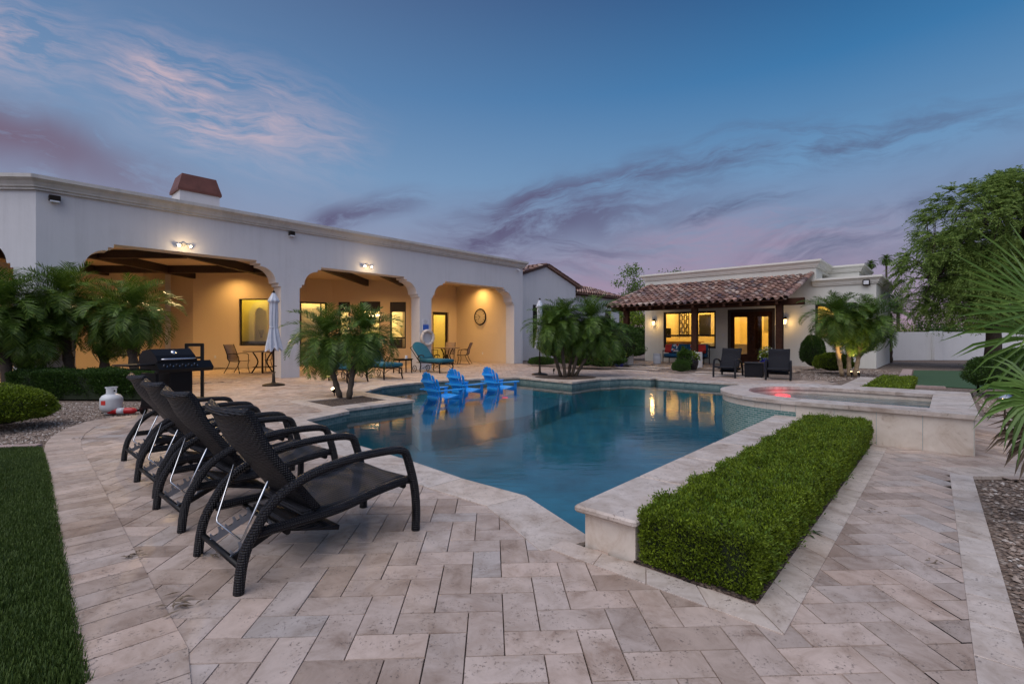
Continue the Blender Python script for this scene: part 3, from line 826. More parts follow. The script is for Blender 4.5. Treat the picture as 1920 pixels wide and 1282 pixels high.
def room(pl, u0, u1, z0, z1, d, parent, mat='cream_wall', power=60, col=(1, .70, .24), lpos=.5, th=.14, lz=None):
    b = MB(); a = -th - .002; e = .03
    pl.box(b, u0 - e, u0, z0, z1, a - d, a); pl.box(b, u1, u1 + e, z0, z1, a - d, a)
    pl.box(b, u0 - e, u1 + e, z0 - e, z0, a - d, a); pl.box(b, u0 - e, u1 + e, z1, z1 + e, a - d, a)
    pl.box(b, u0 - e, u1 + e, z0 - e, z1 + e, a - d - e, a - d)
    b.build('room', M[mat], parent, world=True)
    light('room_lamp', 'AREA', pl.P(u0 + (u1 - u0) * lpos, z1 - .08, a - d * .5), power, col, shape='DISK', size=min(.6, d * .8))

# ---------------------------------------------------------------- main house
mh = thing('main_house', 'long white stucco house on the left with three lit patio arches and flat cornice', 'house', HP(-4, 0))
TOPZ = 3.87
def arch_pts(a, b):
    L = [(0, 0), (0, 2.24), (.055, 2.24), (.055, 2.32), (.12, 2.32)]
    for i in range(1, 9):
        t = PI / 2 * i / 8; L.append((.12 + .35 * (1 - math.cos(t)), 2.32 + .36 * math.sin(t)))
    L += [(.47, 2.74), (.56, 2.74), (.56, 2.81)]
    return [(a + x, z) for x, z in L] + [(b - x, z) for x, z in L[::-1]]
fac = Plane(HP(0, 0), D1)      # u = s (negative to the left)
def arcade(pl, u0, u1, arches, top):
    o = [(u0, top), (u0, 0)]
    for a, b in arches: o += arch_pts(a, b)
    o += [(u1, 0), (u1, top)]
    return o
b = MB(); fac.poly(b, arcade(fac, -13.33, 0.0, [(-12.80, -9.05), (-8.59, -4.87), (-4.41, -.49)], 3.66), -.42, 0)
b.build('arcade_wall', M['stucco_main'], mh, world=True)
C0 = HP(-13.33, 0); CL = C0 + Vector((-6.0 * H, -.30 * H, 0))
ch = seg_plane(CL, C0)
b = MB(); ch.poly(b, arcade(ch, 0, ch.L, [(ch.L - .38 - 3.75, ch.L - .38)], 3.66), -.42, 0)
b.build('angled_wall', M['stucco_main'], mh, world=True)
path = [XY(CL), XY(C0), XY(HP(0, 0)), XY(HP(0, 7))]
b = MB(); sweep(b, path, [(o, 3.625 + z) for o, z in CORN]); b.build('cornice', M['cornice'], mh, world=True)
b = MB(); b.poly([XY(HP(-.44, .42)), XY(HP(0, .42)), XY(HP(0, 7)), XY(HP(-.44, 7))], FL, 0, 3.64 * H)
b.poly([XY(HP(-.44, 6.6)), XY(HP(-.44, 7)), XY(HP(-19, 9)), XY(HP(-19, 8.6))], FL, 0, 3.64 * H)
CLb = CL + Vector((-.3 * H, 7 * H, 0))
b.poly([XY(CL + Vector((-.3 * H, .5 * H, 0))), XY(CL + Vector((0, .5 * H, 0))), XY(CLb + Vector((.3 * H, 0, 0))), XY(CLb)], FL, 0, 3.64 * H)
b.build('outer_wall', M['stucco_main'], mh, world=True)
b = MB(); b.poly([XY(HP(-.2, .2)), XY(HP(-.2, 6.8)), XY(HP(-19, 8.8)), XY(CL + Vector((0, .25 * H, 0))), XY(HP(-13.2, .25))], FL, 3.13 * H, 3.30 * H)
b.build('roof_deck', M['stucco_patio'], mh, world=True)

# patio inner walls
def hw(x, y): return Vector((x * H, y * H, 0))
B_ = HP(-.45, 3.283); C_ = HP(-3.04, 3.283); K_ = hw(-3.6, 18.1); L1 = hw(-6.695, 18.1); L2 = hw(-8.27, 17.31); L3 = hw(-7.54, 15.8); L4 = hw(-10.37, 15.8)
L5 = hw(-11.72, 16.6); L6 = hw(-11.85, 15.6); L7 = hw(-13.2, 14.6); L8 = hw(-16.5, 13.0)
ZC = 3.13; iw = MB(); TH = .13
def wseg(P, Q, holes_px=()):
    """P,Q left to right as seen from the patio; holes given as (px0,px1,py_top,py_bot or None)"""
    pl = seg_plane(P, Q); hs = []
    for a, b_, yt, yb in holes_px:
        u0, u1 = pl.u(a), pl.u(b_); zt = pl.z((a + b_) / 2, yt); zb = pl.z((a + b_) / 2, yb) if yb else .012
        hs.append((u0, u1, zb, zt))
    wall_seg(iw, P, Q, 0, ZC + .005, TH, hs); pl.h = hs; return pl
A_ = HP(-.45, .42)
p_clock = wseg(B_, A_)
p_door = wseg(C_, B_, [(811, 841, 585, None)])
p_kr = wseg(K_, C_)
p_kit = wseg(L1, K_, [(634, 656, 566, 653), (674, 713, 565, 653), (731, 761, 566, 653)])
p_slide = wseg(L2, L1, [(562, 613, 566, None)])
wseg(L3, L2)
p_arch = wseg(L4, L3, [(448, 503, 560, 648)])
wseg(L5, L4); wseg(L6, L5)
p_left = wseg(L7, L6, [(196, 262, 545, 668)])
p_l2 = wseg(L8, L7, [(20, 130, 545, 690)])
iw.build('patio_wall', M['stucco_patio'], mh, world=True)
def win_on(pl, i, **kw):
    h = pl.h[i]; return window(pl, h[0], h[1], h[2], h[3], mh, **kw)
win_on(p_door, 0, name='patio_door', fw=.10, head=.02)
win_on(p_kit, 0, head=.32); win_on(p_kit, 1, head=.32, fw=.05); win_on(p_kit, 2, head=.32, fw=.05, hbars=(.98,))
win_on(p_slide, 0, name='patio_door', fw=.06, vbars=(p_slide.u(602),))
win_on(p_arch, 0, fw=.035); win_on(p_left, 0, fw=.05); win_on(p_l2, 0, fw=.05)
YEL = (1, .68, .16)
h = p_door.h[0]; room(p_door, h[0] - .35, h[1] + .3, 0, 2.9, 1.2, mh, power=45, col=YEL)
h0, h1 = p_kit.h[0], p_kit.h[2]
room(p_kit, h0[0] - .15, h1[1] + .12, 0, 2.9, 1.7, mh, power=110, col=(1, .74, .34), lpos=.45)
h = p_slide.h[0]; room(p_slide, h[0] - .1, h[1] + .02, 0, 2.9, .35, mh, power=26, col=(1, .75, .34))
h = p_arch.h[0]; room(p_arch, h[0] - .5, h[1] + .1, 0, 2.9, .9, mh, power=34, col=(1, .74, .10), lz=2.5)
h = p_left.h[0]; room(p_left, h[0] - .3, h[1] - .0, 0, 2.9, .9, mh, power=30, col=YEL)
h = p_l2.h[0]; room(p_l2, h[0] - .3, h[1] + .2, 0, 2.9, 1.2, mh, power=40, col=YEL)
# arched niche inside, kitchen cupboards and a chandelier
h = p_arch.h[0]; pl = p_arch; uc = h[0] + (h[1] - h[0]) * .36
def niche(w, z0, zs): return [(uc - w, z0), (uc + w, z0)] + [(uc + w * math.cos(a), zs + w * 1.25 * math.sin(a)) for a in [PI * k / 12 for k in range(13)]]
b = MB(); pl.poly(b, rect(h[0] - .4, h[0] + (h[1] - h[0]) * .68, 0.02, 2.85), -.75, -.68, holes=[niche(.20, .10, 1.75)])
b.build('niche_wall', M['cream_wall'], mh, world=True)
b = MB(); pl.box(b, h[0] - .1, h[1], .02, h[2] + .14, -.60, -.3); b.build('sideboard', M['interior_dark'], mh, world=True)
pl = p_kit; b = MB()
for u, z0, z1 in [(h1[0] - .12, .10, .80), (h1[0] + .22, .10, .80), (h1[0] - .1, 1.35, 2.3), (h1[0] + .26, 1.35, 2.3), (h0[0] - .05, .1, 2.3)]:
    b = MB(); pl.box(b, u, u + .30, z0, z1, -1.82, -1.5, bev=.01)
    pl.box(b, u + .05, u + .25, z0 + .08, z1 - .08, -1.5, -1.488); b.build('cupboard', M['cabinet'], mh, world=True)
b = MB(); pl.box(b, h1[0] - .3, h1[1] + .08, .02, .93, -.75, -.35, bev=.01); pl.box(b, h1[0] - .3, h1[1] + .08, .94, .97, -.78, -.32); b.build('kitchen_island', M['interior_dark'], mh, world=True)
b = MB(); q = pl.P((p_kit.h[1][0] + p_kit.h[1][1]) / 2, 1.75, -.7)
b.tube([q, q + Vector((0, 0, 1.3))], .012, 6)
for k in range(8):
    a = k * PI / 4; e_ = q + Vector((.25 * math.cos(a), .25 * math.sin(a), .06)); b.tube([q, (q + e_) / 2 - Vector((0, 0, .07)), e_], .012, 6)
b.build('chandelier', M['metal_bronze'], mh, world=True)
b = MB()
for k in range(8):
    a = k * PI / 4; e_ = q + Vector((.25 * math.cos(a), .25 * math.sin(a), .12)); MB().lathe([(.03, -.05), (.05, .0), (.03, .05)], 8, c=tuple(e_)).build('bulb', M['lamp_warm'], mh, world=True)

h = p_slide.h[0]; b = MB()
for k in range(2):
    u = h[0] + .05 + k * .40; p_slide.box(b, u, u + .37, .1, 2.1, -.46, -.44, bev=.008)
    p_slide.box(b, u + .05, u + .32, 1.15, 2.0, -.44, -.43); p_slide.box(b, u + .05, u + .32, .2, 1.05, -.44, -.43)
b.build('panelled_door', M['cabinet'], mh, world=True)
h = p_door.h[0]; b = MB(); p_door.box(b, h[0] + .02, h[0] + .14, .1, 2.2, -.30, -.24); b.build('curtain', M['blind'], mh, world=True)
b = MB(); p_door.box(b, h[0] + .22, h[0] + .42, 1.05, 1.45, -1.33, -1.31); b.build('picture', M['interior_dark'], mh, world=True)
h = p_arch.h[0]; b = MB()
for k in range(5): b.tube([p_arch.P(h[0] + .45 + k * .012, .98, -.5), p_arch.P(h[0] + .38 + k * .05, 1.25, -.5 + .02 * k)], .008, 5)
b.build('vase_stems', M['interior_dark'], mh, world=True)
# ceiling beams
def beam(x0, y0, x1, y1, z0=2.90, w=.13, z1=3.128, name='ceiling_beam'):
    P, Q = hw(x0, y0), hw(x1, y1); d = (Q - P); c = (P + Q) / 2; c.z = (z0 + z1) / 2 * H
    MB().box(c, (d.length, w * H, (z1 - z0) * H), math.atan2(d.y, d.x)).build(name, M['timber_dark'], mh, world=True)
def beam_hp(s0, n0, s1, n1, **k):
    a, b_ = HP(s0, n0) / H, HP(s1, n1) / H; beam(a.x, a.y, b_.x, b_.y, **k)
beam_hp(-12.9, .52, -.5, .52, z0=2.93, w=.12)
beam(-7.75, 11.5, -7.75, 15.79); beam(-10.05, 9.3, -10.35, 15.79); beam(-5.40, 13.6, -5.40, 18.09); beam(-4.1, 14.8, -4.1, 18.09); beam(-12.2, 9.0, -12.5, 15.0)
beam(-12.9, 14.5, -6.6, 14.5, z0=2.92); beam(-13, 11.9, -8.0, 11.9, z0=2.93)
beam_hp(-3.7, .6, -3.2, 3.2, z0=2.93)
# chimney with flared metal cowl
b = MB(); q = [HP(-10.66, 2.0), HP(-9.78, 2.0), HP(-9.78, 2.71), HP(-10.66, 2.71)]
b.poly([XY(v) for v in q], FL, 3.3 * H, 4.69 * H); b.build('chimney', M['stucco_main'], mh, world=True)
b = MB(); cen = sum(q, Vector()) / 4
def scl(k, z): return [(cen + (v - cen) * k) * Vector((1, 1, 0)) if False else Vector((cen.x + (v.x - cen.x) * k, cen.y + (v.y - cen.y) * k, z * H)) for v in q]
rings = [scl(1.10, 4.64), scl(1.10, 4.70), scl(.98, 4.88), scl(.86, 5.08)]
b.add([v for r_ in rings for v in r_], [(3, 2, 1, 0)] + [(4 * l + i, 4 * l + (i + 1) % 4, 4 * l + 4 + (i + 1) % 4, 4 * l + 4 + i) for l in range(3) for i in range(4)] + [(12, 13, 14, 15)])
b.build('chimney_cowl', M['rust_metal'], mh, world=True)
b = MB(); v = [GD(-260, 15, 5.5), GD(35, 15, 5.5), GD(35, 18, 5.5), GD(-260, 18, 5.5), GD(-200, 16.5, 6.2), GD(-35, 16.5, 6.2)]
b.add(v, [(0, 1, 5, 4), (1, 2, 5), (2, 3, 4, 5), (3, 0, 4), (3, 2, 1, 0)]); b.build('tile_roof', M['rust_metal'], mh, world=True)
b = MB(); b.poly([XY(GD(-240, 15.2)), XY(GD(20, 15.2)), XY(GD(20, 17.8)), XY(GD(-240, 17.8))], FL, 3.3 * H, 5.5 * H); b.build('tower_wall', M['stucco_main'], mh, world=True)

# barrel tiles on a slope
def barrel_tiles(mb, O, U, S, nu, ns, sp, row, r=.10, jit=.006):
    """O eave corner, U along eave, S unit vector up the slope, spacing sp, row length"""
    N = U.cross(S).normalized()
    if N.z < 0: N = -N
    seg = 6
    for i in range(nu):
        for j in range(ns):
            c = O + U * (sp * (i + .5) + random.uniform(-jit, jit)) + S * (row * j - .02 + random.uniform(-jit, jit)) + N * (.012 + random.uniform(0, .008))
            Lr = row * 1.10; vs = []
            tw = random.uniform(-.02, .02)
            for e, (rr, l, up) in enumerate([(r, 0, .030), (r * .80, Lr, -.006)]):
                for k in range(seg + 1):
                    a = PI * k / seg; vs.append(c + U * (math.cos(a) * rr + tw * l) + N * (math.sin(a) * rr * .82 + up) + S * l)
            for k in range(seg + 1):
                a = PI * k / seg; vs.append(c + U * (math.cos(a) * (r - .018)) + N * (math.sin(a) * (r - .018) * .82 + .028))
            m = seg + 1
            fs = [(k, k + 1, m + k + 1, m + k) for k in range(seg)] + [(2 * m + k, 2 * m + k + 1, k + 1, k) for k in range(seg)]
            mb.add(vs, fs, False)
    for i in range(nu + 1):       # pans
        for j in range(ns):
            c = O + U * (sp * i) + S * (row * j) + N * (.02 - .006 + random.uniform(0, .004)); vs = []
            for l in (0, row * 1.08):
                for k in range(4):
                    a = PI * k / 3; vs.append(c + U * (math.cos(a) * r * .62) - N * (math.sin(a) * r * .35 - (.03 if l == 0 else .012)) + S * l)
            mb.add(vs, [(k + 1, k, 4 + k, 4 + k + 1) for k in range(3)])

# gabled wing and low wing at the back
gw = Plane(HP(0, 1.376), D1)
s0, s1, sr, ze, zr = .82, 5.54, 3.226, 3.44, 4.16
hwin = (2.28, 4.3, .53, 2.42)
b = MB(); gw.poly(b, [(-.2, 0), (s1, 0), (s1, ze), (sr, zr), (-.2, ze - .35)], -.14, 0, holes=[rect(*hwin)])
gw.box(b, s1 - .14, s1, 0, ze, -6, -.14); b.build('gable_wall', M['stucco_main'], mh, world=True)
window(gw, *hwin, mh, fw=.05, vbars=(2.6, 3.4), head=.05)
room(gw, 2.2, 4.4, .4, 2.5, 1.2, mh, power=5, col=YEL)
b = MB(); P0 = gw.P(sr, zr + .11, .12); U_ = -gw.N
for sg, se in ((1, s1 + .42), (-1, .75)):
    e_ = gw.P(se, zr + .10 - abs(se - sr) * .30, .12); S_ = (P0 - e_); Ls = S_.length; S_.normalize()
    barrel_tiles(b, e_, U_, S_, 20, int(Ls / .42) + 1, .30, Ls / (int(Ls / .42) + 1) * 1.0, .12)
    a = [e_, P0, P0 + U_ * 6.3, e_ + U_ * 6.3]; dz = Vector((0, 0, -.09))
    b.hexa([v + dz for v in a] + [v + dz * .1 for v in a])
b.build('gable_roof', M['roof_tile'], mh, world=True)
lw = Plane(HP(0, 1.9), D1); b = MB(); lwin = (9.15, 9.85, 1.95, 2.5)
lw.poly(b, rect(5.4, 10.68, 0, 3.12), -.14, 0, holes=[rect(*lwin)]); lw.box(b, 10.54, 10.68, 0, 3.12, -5, -.14); b.build('low_wing_wall', M['stucco_main'], mh, world=True)
window(lw, *lwin, mh, fw=.04); room(lw, 9.0, 10.2, 1.8, 2.7, .8, mh, power=25, col=YEL)
b = MB(); lw.box(b, 5.7, 10.98, 3.12, 3.20, -5.2, .22); b.build('fascia', M['timber'], mh, world=True)
b = MB(); e_ = lw.P(5.62, 3.215, .24); S_ = (-lw.N * math.cos(R(17)) + Vector((0, 0, math.sin(R(17))))).normalized()
barrel_tiles(b, e_, lw.U, S_, 23, 8, .29, .42, .12); a = [e_, e_ + lw.U * 5.4 * H, e_ + lw.U * 5.4 * H + S_ * 3.3, e_ + S_ * 3.3]; dz = Vector((0, 0, -.04))
b.hexa([v + dz for v in a] + [v + dz * .2 for v in a]); b.build('low_roof', M['roof_tile'], mh, world=True)

# ---------------------------------------------------------------- guest house
gh = thing('guest_house', 'small white flat-roofed guest house with tiled timber porch beyond the pool', 'house', GP(2, 3))
gf = Plane(GP(0, 3.27), D2)
tL = -.93; tR = gf.u(1530); tW = gf.u(1643)
ZG, ZWg = 3.62, 2.96
hs = [(gf.u(1244), gf.u(1342), gf.z(1342, 653), gf.z(1293, 584)), (gf.u(1364), gf.u(1453), .012, gf.z(1410, 579)), (gf.u(1528), gf.u(1606), gf.z(1567, 634), gf.z(1567, 568))]
b = MB(); gf.poly(b, [(tL, 0), (tW, 0), (tW, ZWg - .05), (tR, ZWg - .05), (tR, ZG - .05), (tL, ZG - .05)], -.14, 0, holes=[rect(*q) for q in hs])
gf.box(b, tL, tL + .14, 0, ZG - .05, -5, -.14); gf.box(b, tR - .14, tR, ZWg - .3, ZG - .05, -1.1, -.14)
gf.box(b, tR - .14, tW + .55, ZWg - .3, ZG - .05, -5.0, -1.1) if False else None
gf.box(b, tW - .14, tW, 0, ZWg - .05, -3.2, -.14); gf.box(b, tL, tR, ZG - .35, ZG - .2, -5, -.14); gf.box(b, tR, tW - .14, ZWg - .35, ZWg - .2, -3.2, -.14)
gf.box(b, tL + .14, tR + .95, 0, ZG - .05, -5.0, -4.86)
tE = tR + .95; gf.box(b, tR - .14, tE, ZWg - .2, ZG - .05, -2.4, -2.26); gf.box(b, tE - .14, tE, ZWg - .2, ZG - .05, -5, -2.4)
gf.box(b, tW - .14, tW, 0, ZWg - .05, -5, -3.2)
b.build('wall', M['stucco_guest'], gh, world=True)
CG = [(o, z * 1.0) for o, z in CORN]
def gpt(t, off): return XY(gf.P(t, 0, off))
b = MB(); sweep(b, [gpt(tL, -5), gpt(tL, 0), gpt(tR, 0), gpt(tR, -2.26), gpt(tE, -2.26), gpt(tE, -5)], [(o, ZG - .245 + z) for o, z in CG]); b.build('cornice', M['cornice_guest'], gh, world=True)
b = MB(); sweep(b, [gpt(tR - .10, 0), gpt(tW, 0), gpt(tW, -5)], [(o, ZWg - .245 + z) for o, z in CG]); b.build('wing_cornice', M['cornice_guest'], gh, world=True)
hw_ = hs[0]; zm = gf.z(1293, 629)
window(gf, *hw_, gh, fw=.075, vbars=(gf.u(1303),), hbars=(zm,), fmat='timber_dark')
window(gf, *hs[2], gh, fw=.07, fmat='timber_dark')
u0, u1, z0, z1 = hs[1]; um = (u0 + u1) / 2
b = MB(); gf.box(b, u0, u0 + .10, z0, z1, -.12, -.02); gf.box(b, u1 - .10, u1, z0, z1, -.12, -.02); gf.box(b, u0 + .1, u1 - .1, z1 - .10, z1, -.12, -.02); b.build('door_frame', M['timber_dark'], gh, world=True)
for a, c in ((u0 + .1, um - .003), (um + .003, u1 - .1)):
    d = window(gf, a, c, z0 + .01, z1 - .10, gh, fw=.13, rec=.05, name='door_leaf', fmat='timber', head=.06)
    kp = MB(); gf.box(kp, a + .13, c - .13, z0 + .14, z0 + .36, -.088, -.062); L = gh.location; kp.v = [(v[0] - L.x, v[1] - L.y, v[2] - L.z) for v in kp.v]; kp.build('kick_panel', M['timber'], d)
    hb_ = MB(); uu = (c - .06 if a < um - .1 else a + .06)
    gf.box(hb_, uu - .012, uu + .012, .86, 1.05, -.05, -.028); L = gh.location; hb_.v = [(v[0] - L.x, v[1] - L.y, v[2] - L.z) for v in hb_.v]; hb_.build('handle', M['metal_bronze'], d)
room(gf, hs[0][0] - .2, hs[0][1] + .2, 0, 2.9, 1.9, gh, power=75, col=(1, .58, .15), lpos=.3)
room(gf, hs[1][0] - .16, hs[1][1] + .3, 0, 2.9, 1.9, gh, power=80, col=(1, .55, .12), lpos=.6)
room(gf, hs[2][0] - .2, hs[2][1] + .1, .3, 2.6, .9, gh, power=16, col=(1, .66, .16))
b = MB(); gf.box(b, hs[2][0] + (hs[2][1] - hs[2][0]) * .42, hs[2][1] + .05, .35, 2.5, -.42, -.38); gf.box(b, hs[2][0] - .1, hs[2][1] + .05, 2.05, 2.5, -.37, -.34); b.build('curtain', M['interior_dark'], gh, world=True)
b = MB(); gf.box(b, hs[0][0] - .15, hs[0][0] + 1.15, .02, .78, -1.2, -.75, bev=.01); gf.box(b, hs[0][0] - .18, hs[0][0] + 1.2, .785, .82, -1.22, -.72)
for k in range(3):
    gf.box(b, hs[0][0] + .1 + k * .36, hs[0][0] + .42 + k * .36, .42, .74, -.75, -.738)
b.build('drawer_unit', M['wood_warm'], gh, world=True)
gi = lambda px, off: Plane(GP(0, 3.27 + off), D2).u(px)
b = MB(); gf.box(b, gi(1240, .6), gi(1258, .6), .98, 1.38, -.62, -.58); b.build('television', M['metal_black'], gh, world=True)
b = MB(); uu = gi(1279, 2.0); pts = []
for i in range(4):
    for j in range(6):
        cu, cz = uu - .12 + i * .10, 1.15 + j * .17
        gf.box(b, cu, cu + .022, cz, cz + .17, -2.02, -2.0 + .001 * i); gf.box(b, cu, cu + .10, cz + (.08 if (i + j) % 2 else .15), cz + .02 + (.08 if (i + j) % 2 else .15), -2.03, -1.992)
gf.box(b, uu - .15, uu - .12, 1.12, 2.2, -2.03, -1.985); gf.box(b, uu + .28, uu + .31, 1.12, 2.2, -2.03, -1.985); gf.box(b, uu - .12, uu + .28, 2.17, 2.2, -2.03, -1.985); gf.box(b, uu - .12, uu + .28, 1.10, 1.13, -2.03, -1.985)
b.build('carved_panel', M['interior_dark'], gh, world=True)
b = MB(); gf.box(b, gi(1311, .5), gi(1333, .5), zm, hs[0][3] - .12, -.5, -.48); b.build('blind', M['blind'], gh, world=True)
b = MB(); gf.box(b, gi(1316, .8), gi(1343, .8), .3, .78, -1.3, -.6, bev=.05); b.build('bed', M['plinth_white'], gh, world=True)
b = MB(); gf.box(b, um - .75, um - .1, .02, .75, -1.2, -.6, bev=.02); b.build('cabinet', M['cabinet'], gh, world=True); b = MB(); gf.box(b, um + .5, um + 1.1, .02, .82, -1.9, -1.5, bev=.02); b.build('cabinet', M['cabinet'], gh, world=True)
b = MB(); gf.box(b, gi(1414, .5), gi(1428, .5), .05, 2.2, -.55, -.5); b.build('inner_door', M['timber'], gh, world=True)
b = MB(); gf.box(b, gi(1432, 1.95), gi(1447, 1.95), 1.25, 1.85, -2.02, -1.99); b.build('picture', M['blind'], gh, world=True)
# porch
b0 = -.02
for t in (0, 2.48, 4.98):
    b = MB(); c = GP(t, b0); b.box((c.x, c.y, 1.32 * H), (.225, .225, 1.62 * H), math.atan2(D2.y, D2.x), bev=.012); b.build('post', M['timber'], gh, world=True)
    b = MB(); b.box((c.x, c.y, .255 * H), (.46, .46, .51 * H), math.atan2(D2.y, D2.x), bev=.02); b.build('plinth', M['plinth_white'], gh, world=True)
def gbox(mb, t0, t1, q0, q1, z0, z1, bev=0):
    c = GP((t0 + t1) / 2, (q0 + q1) / 2, (z0 + z1) / 2); return mb.box(c, ((t1 - t0) * H, (q1 - q0) * H, (z1 - z0) * H), math.atan2(D2.y, D2.x), bev=bev)
b = MB(); gbox(b, -.55, 5.62, b0 - .08, b0 + .08, 1.93, 2.13, .012); b.build('porch_beam', M['timber'], gh, world=True)
eave = (-.34, 2.08); ridge = (3.25, 3.13); sl = (ridge[1] - eave[1]) / (ridge[0] - eave[0])
for k in range(12):
    t = -.42 + k * .49; b = MB(); P, Q = GP(t, eave[0] + .02, eave[1] - .04), GP(t, 3.26, ridge[1] - .02)
    w = D2 * .045; dz = Vector((0, 0, .12))
    b.hexa([P - w - dz, P + w - dz, Q + w - dz, Q - w - dz, P - w, P + w, Q + w, Q - w]); b.build('rafter', M['timber'], gh, world=True)
b = MB(); e_ = GP(-.62, eave[0], eave[1]); q_ = GP(-.62, ridge[0], ridge[1]); S_ = q_ - e_; Ls = S_.length; S_.normalize(); U_ = D2.normalized(); W_ = 5.82 * H
a = [e_, e_ + U_ * W_, e_ + U_ * W_ + S_ * Ls, e_ + S_ * Ls]; dz = Vector((0, 0, -.045)); b.hexa([v + dz for v in a] + [v + dz * .1 for v in a]); b.build('roof_boards', M['timber'], gh, world=True)
b = MB(); barrel_tiles(b, e_ - S_ * .03, U_, S_, 26, 11, W_ / 26, Ls / 11, .112, .010); b.build('roof_tiles', M['roof_tile'], gh, world=True)
b = MB()
for sgn, tt in ((1, -.62), (1, 5.2)):
    e2 = GP(tt, eave[0], eave[1]) - S_ * .03 + Vector((0, 0, .05))
    for j in range(11):
        c = e2 + S_ * (Ls / 11 * j); N_ = U_.cross(S_); vs = []
        N_ = N_ if N_.z > 0 else -N_
        for rr, l in ((.12, 0), (.10, Ls / 11 * 1.08)):
            for k in range(7):
                an = PI * k / 6; vs.append(c + U_ * (math.cos(an) * rr) + N_ * (math.sin(an) * rr * .9) + S_ * l)
        b.add(vs, [(k, k + 1, 8 + k, 7 + k) for k in range(6)])
    b.build('verge_tiles', M['roof_tile'], gh, world=True); b = MB()

# far garden wall
fwz = 1.225
P, Q = GD(1655, 21.2), GD(2300, 21.2)
fwall = thing('garden_wall', 'white rendered garden wall at the far right behind the gravel', 'wall', tuple((P + Q) / 2))
b = MB(); b.box(((P + Q).x / 2, P.y, fwz * H / 2), ((Q - P).x, .2, fwz * H)); b.build('wall_panel', M['white_wall'], fwall, world=True)
for px in (1755, 1930, 2100):
    c = GD(px, 21.1); b = MB(); b.box((c.x, c.y, (fwz + .03) * H / 2), (.45, .32, (fwz + .03) * H), bev=.01); b.build('pier', M['white_wall'], fwall, world=True)
gate = GD(1664, 20.6); b = MB(); b.box((gate.x, gate.y, .8 * H), (.30, .06, 1.55 * H), bev=.01)
for k in range(5): b.box((gate.x, gate.y - .035, (.25 + k * .28) * H), (.27, .02, .03))
solo(b, 'side_gate', M['frame_dark'], (gate.x, gate.y, 0), 'narrow dark side gate between the guest house and the far white wall', 'gate')
# neighbour's tiled roof glimpsed between the houses
nb = thing('neighbour_house', 'distant house with low tiled roof glimpsed left of the guest house', 'house', GD(1205, 45))
b = MB(); P = GD(1170, 45, 0); Q = GD(1222, 45, 0); b.box(((P + Q).x / 2, P.y + 3, 1.0 * H), ((Q - P).x, 6, 2.0 * H)); b.build('wall', M['stucco_patio'], nb, world=True)
b = MB(); e_ = GD(1168, 45, 2.0); barrel_tiles(b, e_ - Vector((.2, .3, 0)), Vector((1, 0, 0)), Vector((0, .9, .42)).normalized(), 11, 8, .32, .45, .12); b.build('roof', M['roof_tile'], nb, world=True)
# ================================================================ VEGETATION
def frond(vs, fs, base, az, el, L, droop, nl, ll, lw, vee=.55, stiff=.2):
    """feather frond: curved rachis with paired narrow leaflets"""
    p = Vector(base); e = el; step = L / nl; P = [p.copy()]; dirs = []
    for i in range(nl):
        d = Vector((math.cos(az) * math.cos(e), math.sin(az) * math.cos(e), math.sin(e)))
        p = p + d * step; P.append(p.copy()); dirs.append(d); e -= droop / nl * (.4 + 1.2 * i / nl)
    side0 = Vector((-math.sin(az), math.cos(az), 0))
    for i in range(nl):         # rachis
        w = .010 * (1 - .8 * i / nl) + .002; o = len(vs); up = side0.cross(dirs[i])
        a, b = P[i], P[i + 1]
        vs += [a - side0 * w, a + side0 * w, b + side0 * w * .9, b - side0 * w * .9]; fs.append((o, o + 1, o + 2, o + 3))
    for i in range(int(nl * .12), nl):
        t = i / nl; l = ll * (math.sin(PI * min(1, .16 + t * .86)) ** .6) * random.uniform(.8, 1.12); d = dirs[i]; up = side0.cross(d)
        if up.z < 0: up = -up
        for s in (-1, 1):
            f = .55 + .75 * t + random.uniform(-.15, .15)
            q = (side0 * s + d * f + up * (vee * random.uniform(.3, 1.2))).normalized()
            q2 = (q + Vector((0, 0, -1)) * (stiff * .5 + .28 * random.random())).normalized()
            c = d.cross(q).normalized() if d.cross(q).length > .01 else up
            wv = (d - q * d.dot(q)).normalized() * lw
            a = P[i] + d * random.uniform(0, step); m = a + q * l * .55; e_ = m + q2 * l * .5; o = len(vs)
            vs += [a - wv * .5, a + wv * .5, m + wv * .8, m - wv * .8, e_]
            fs.append((o, o + 1, o + 2, o + 3)); fs.append((o + 3, o + 2, o + 4))
def palm_crown_mesh(name, nf=74, L=.98, nl=34, ll=.26, lw=.0085, mat='leaf_palm', emin=-58, emax=84, seed=1, droop=1.75):
    random.seed(seed); vs = []; fs = []
    for i in range(nf):
        k = (i + .5) / nf; el = R(emax - (emax - emin) * k ** .8 + random.uniform(-7, 7)); az = i * 2.39996 + random.uniform(-.2, .2)
        LL = L * random.uniform(.85, 1.1) * (.8 if k < .12 else 1)
        frond(vs, fs, (0, 0, .02 * (1 - k)), az, el, LL, droop * random.uniform(.7, 1.3) * (.5 + .6 * min(1, k * 2)), nl, ll, lw)
    me = bpy.data.meshes.new(name); me.from_pydata([tuple(v) for v in vs], [], fs); me.materials.append(M[mat]); return me
PALM = [palm_crown_mesh('crown', seed=s) for s in (1, 2, 3)]
def trunk_mb(pts, r0, r1, rough=.12):
    mb = MB(); n = 14; P = [Vector(p) for p in pts]; path = []
    for i in range(n + 1):
        t = i / n * (len(P) - 1); k = min(int(t), len(P) - 2); path.append(P[k].lerp(P[k + 1], t - k))
    rad = [(r0 + (r1 - r0) * i / n) * (1 + (rough if i % 2 else -rough)) for i in range(n + 1)]
    mb.tube(path, rad, 10); return mb
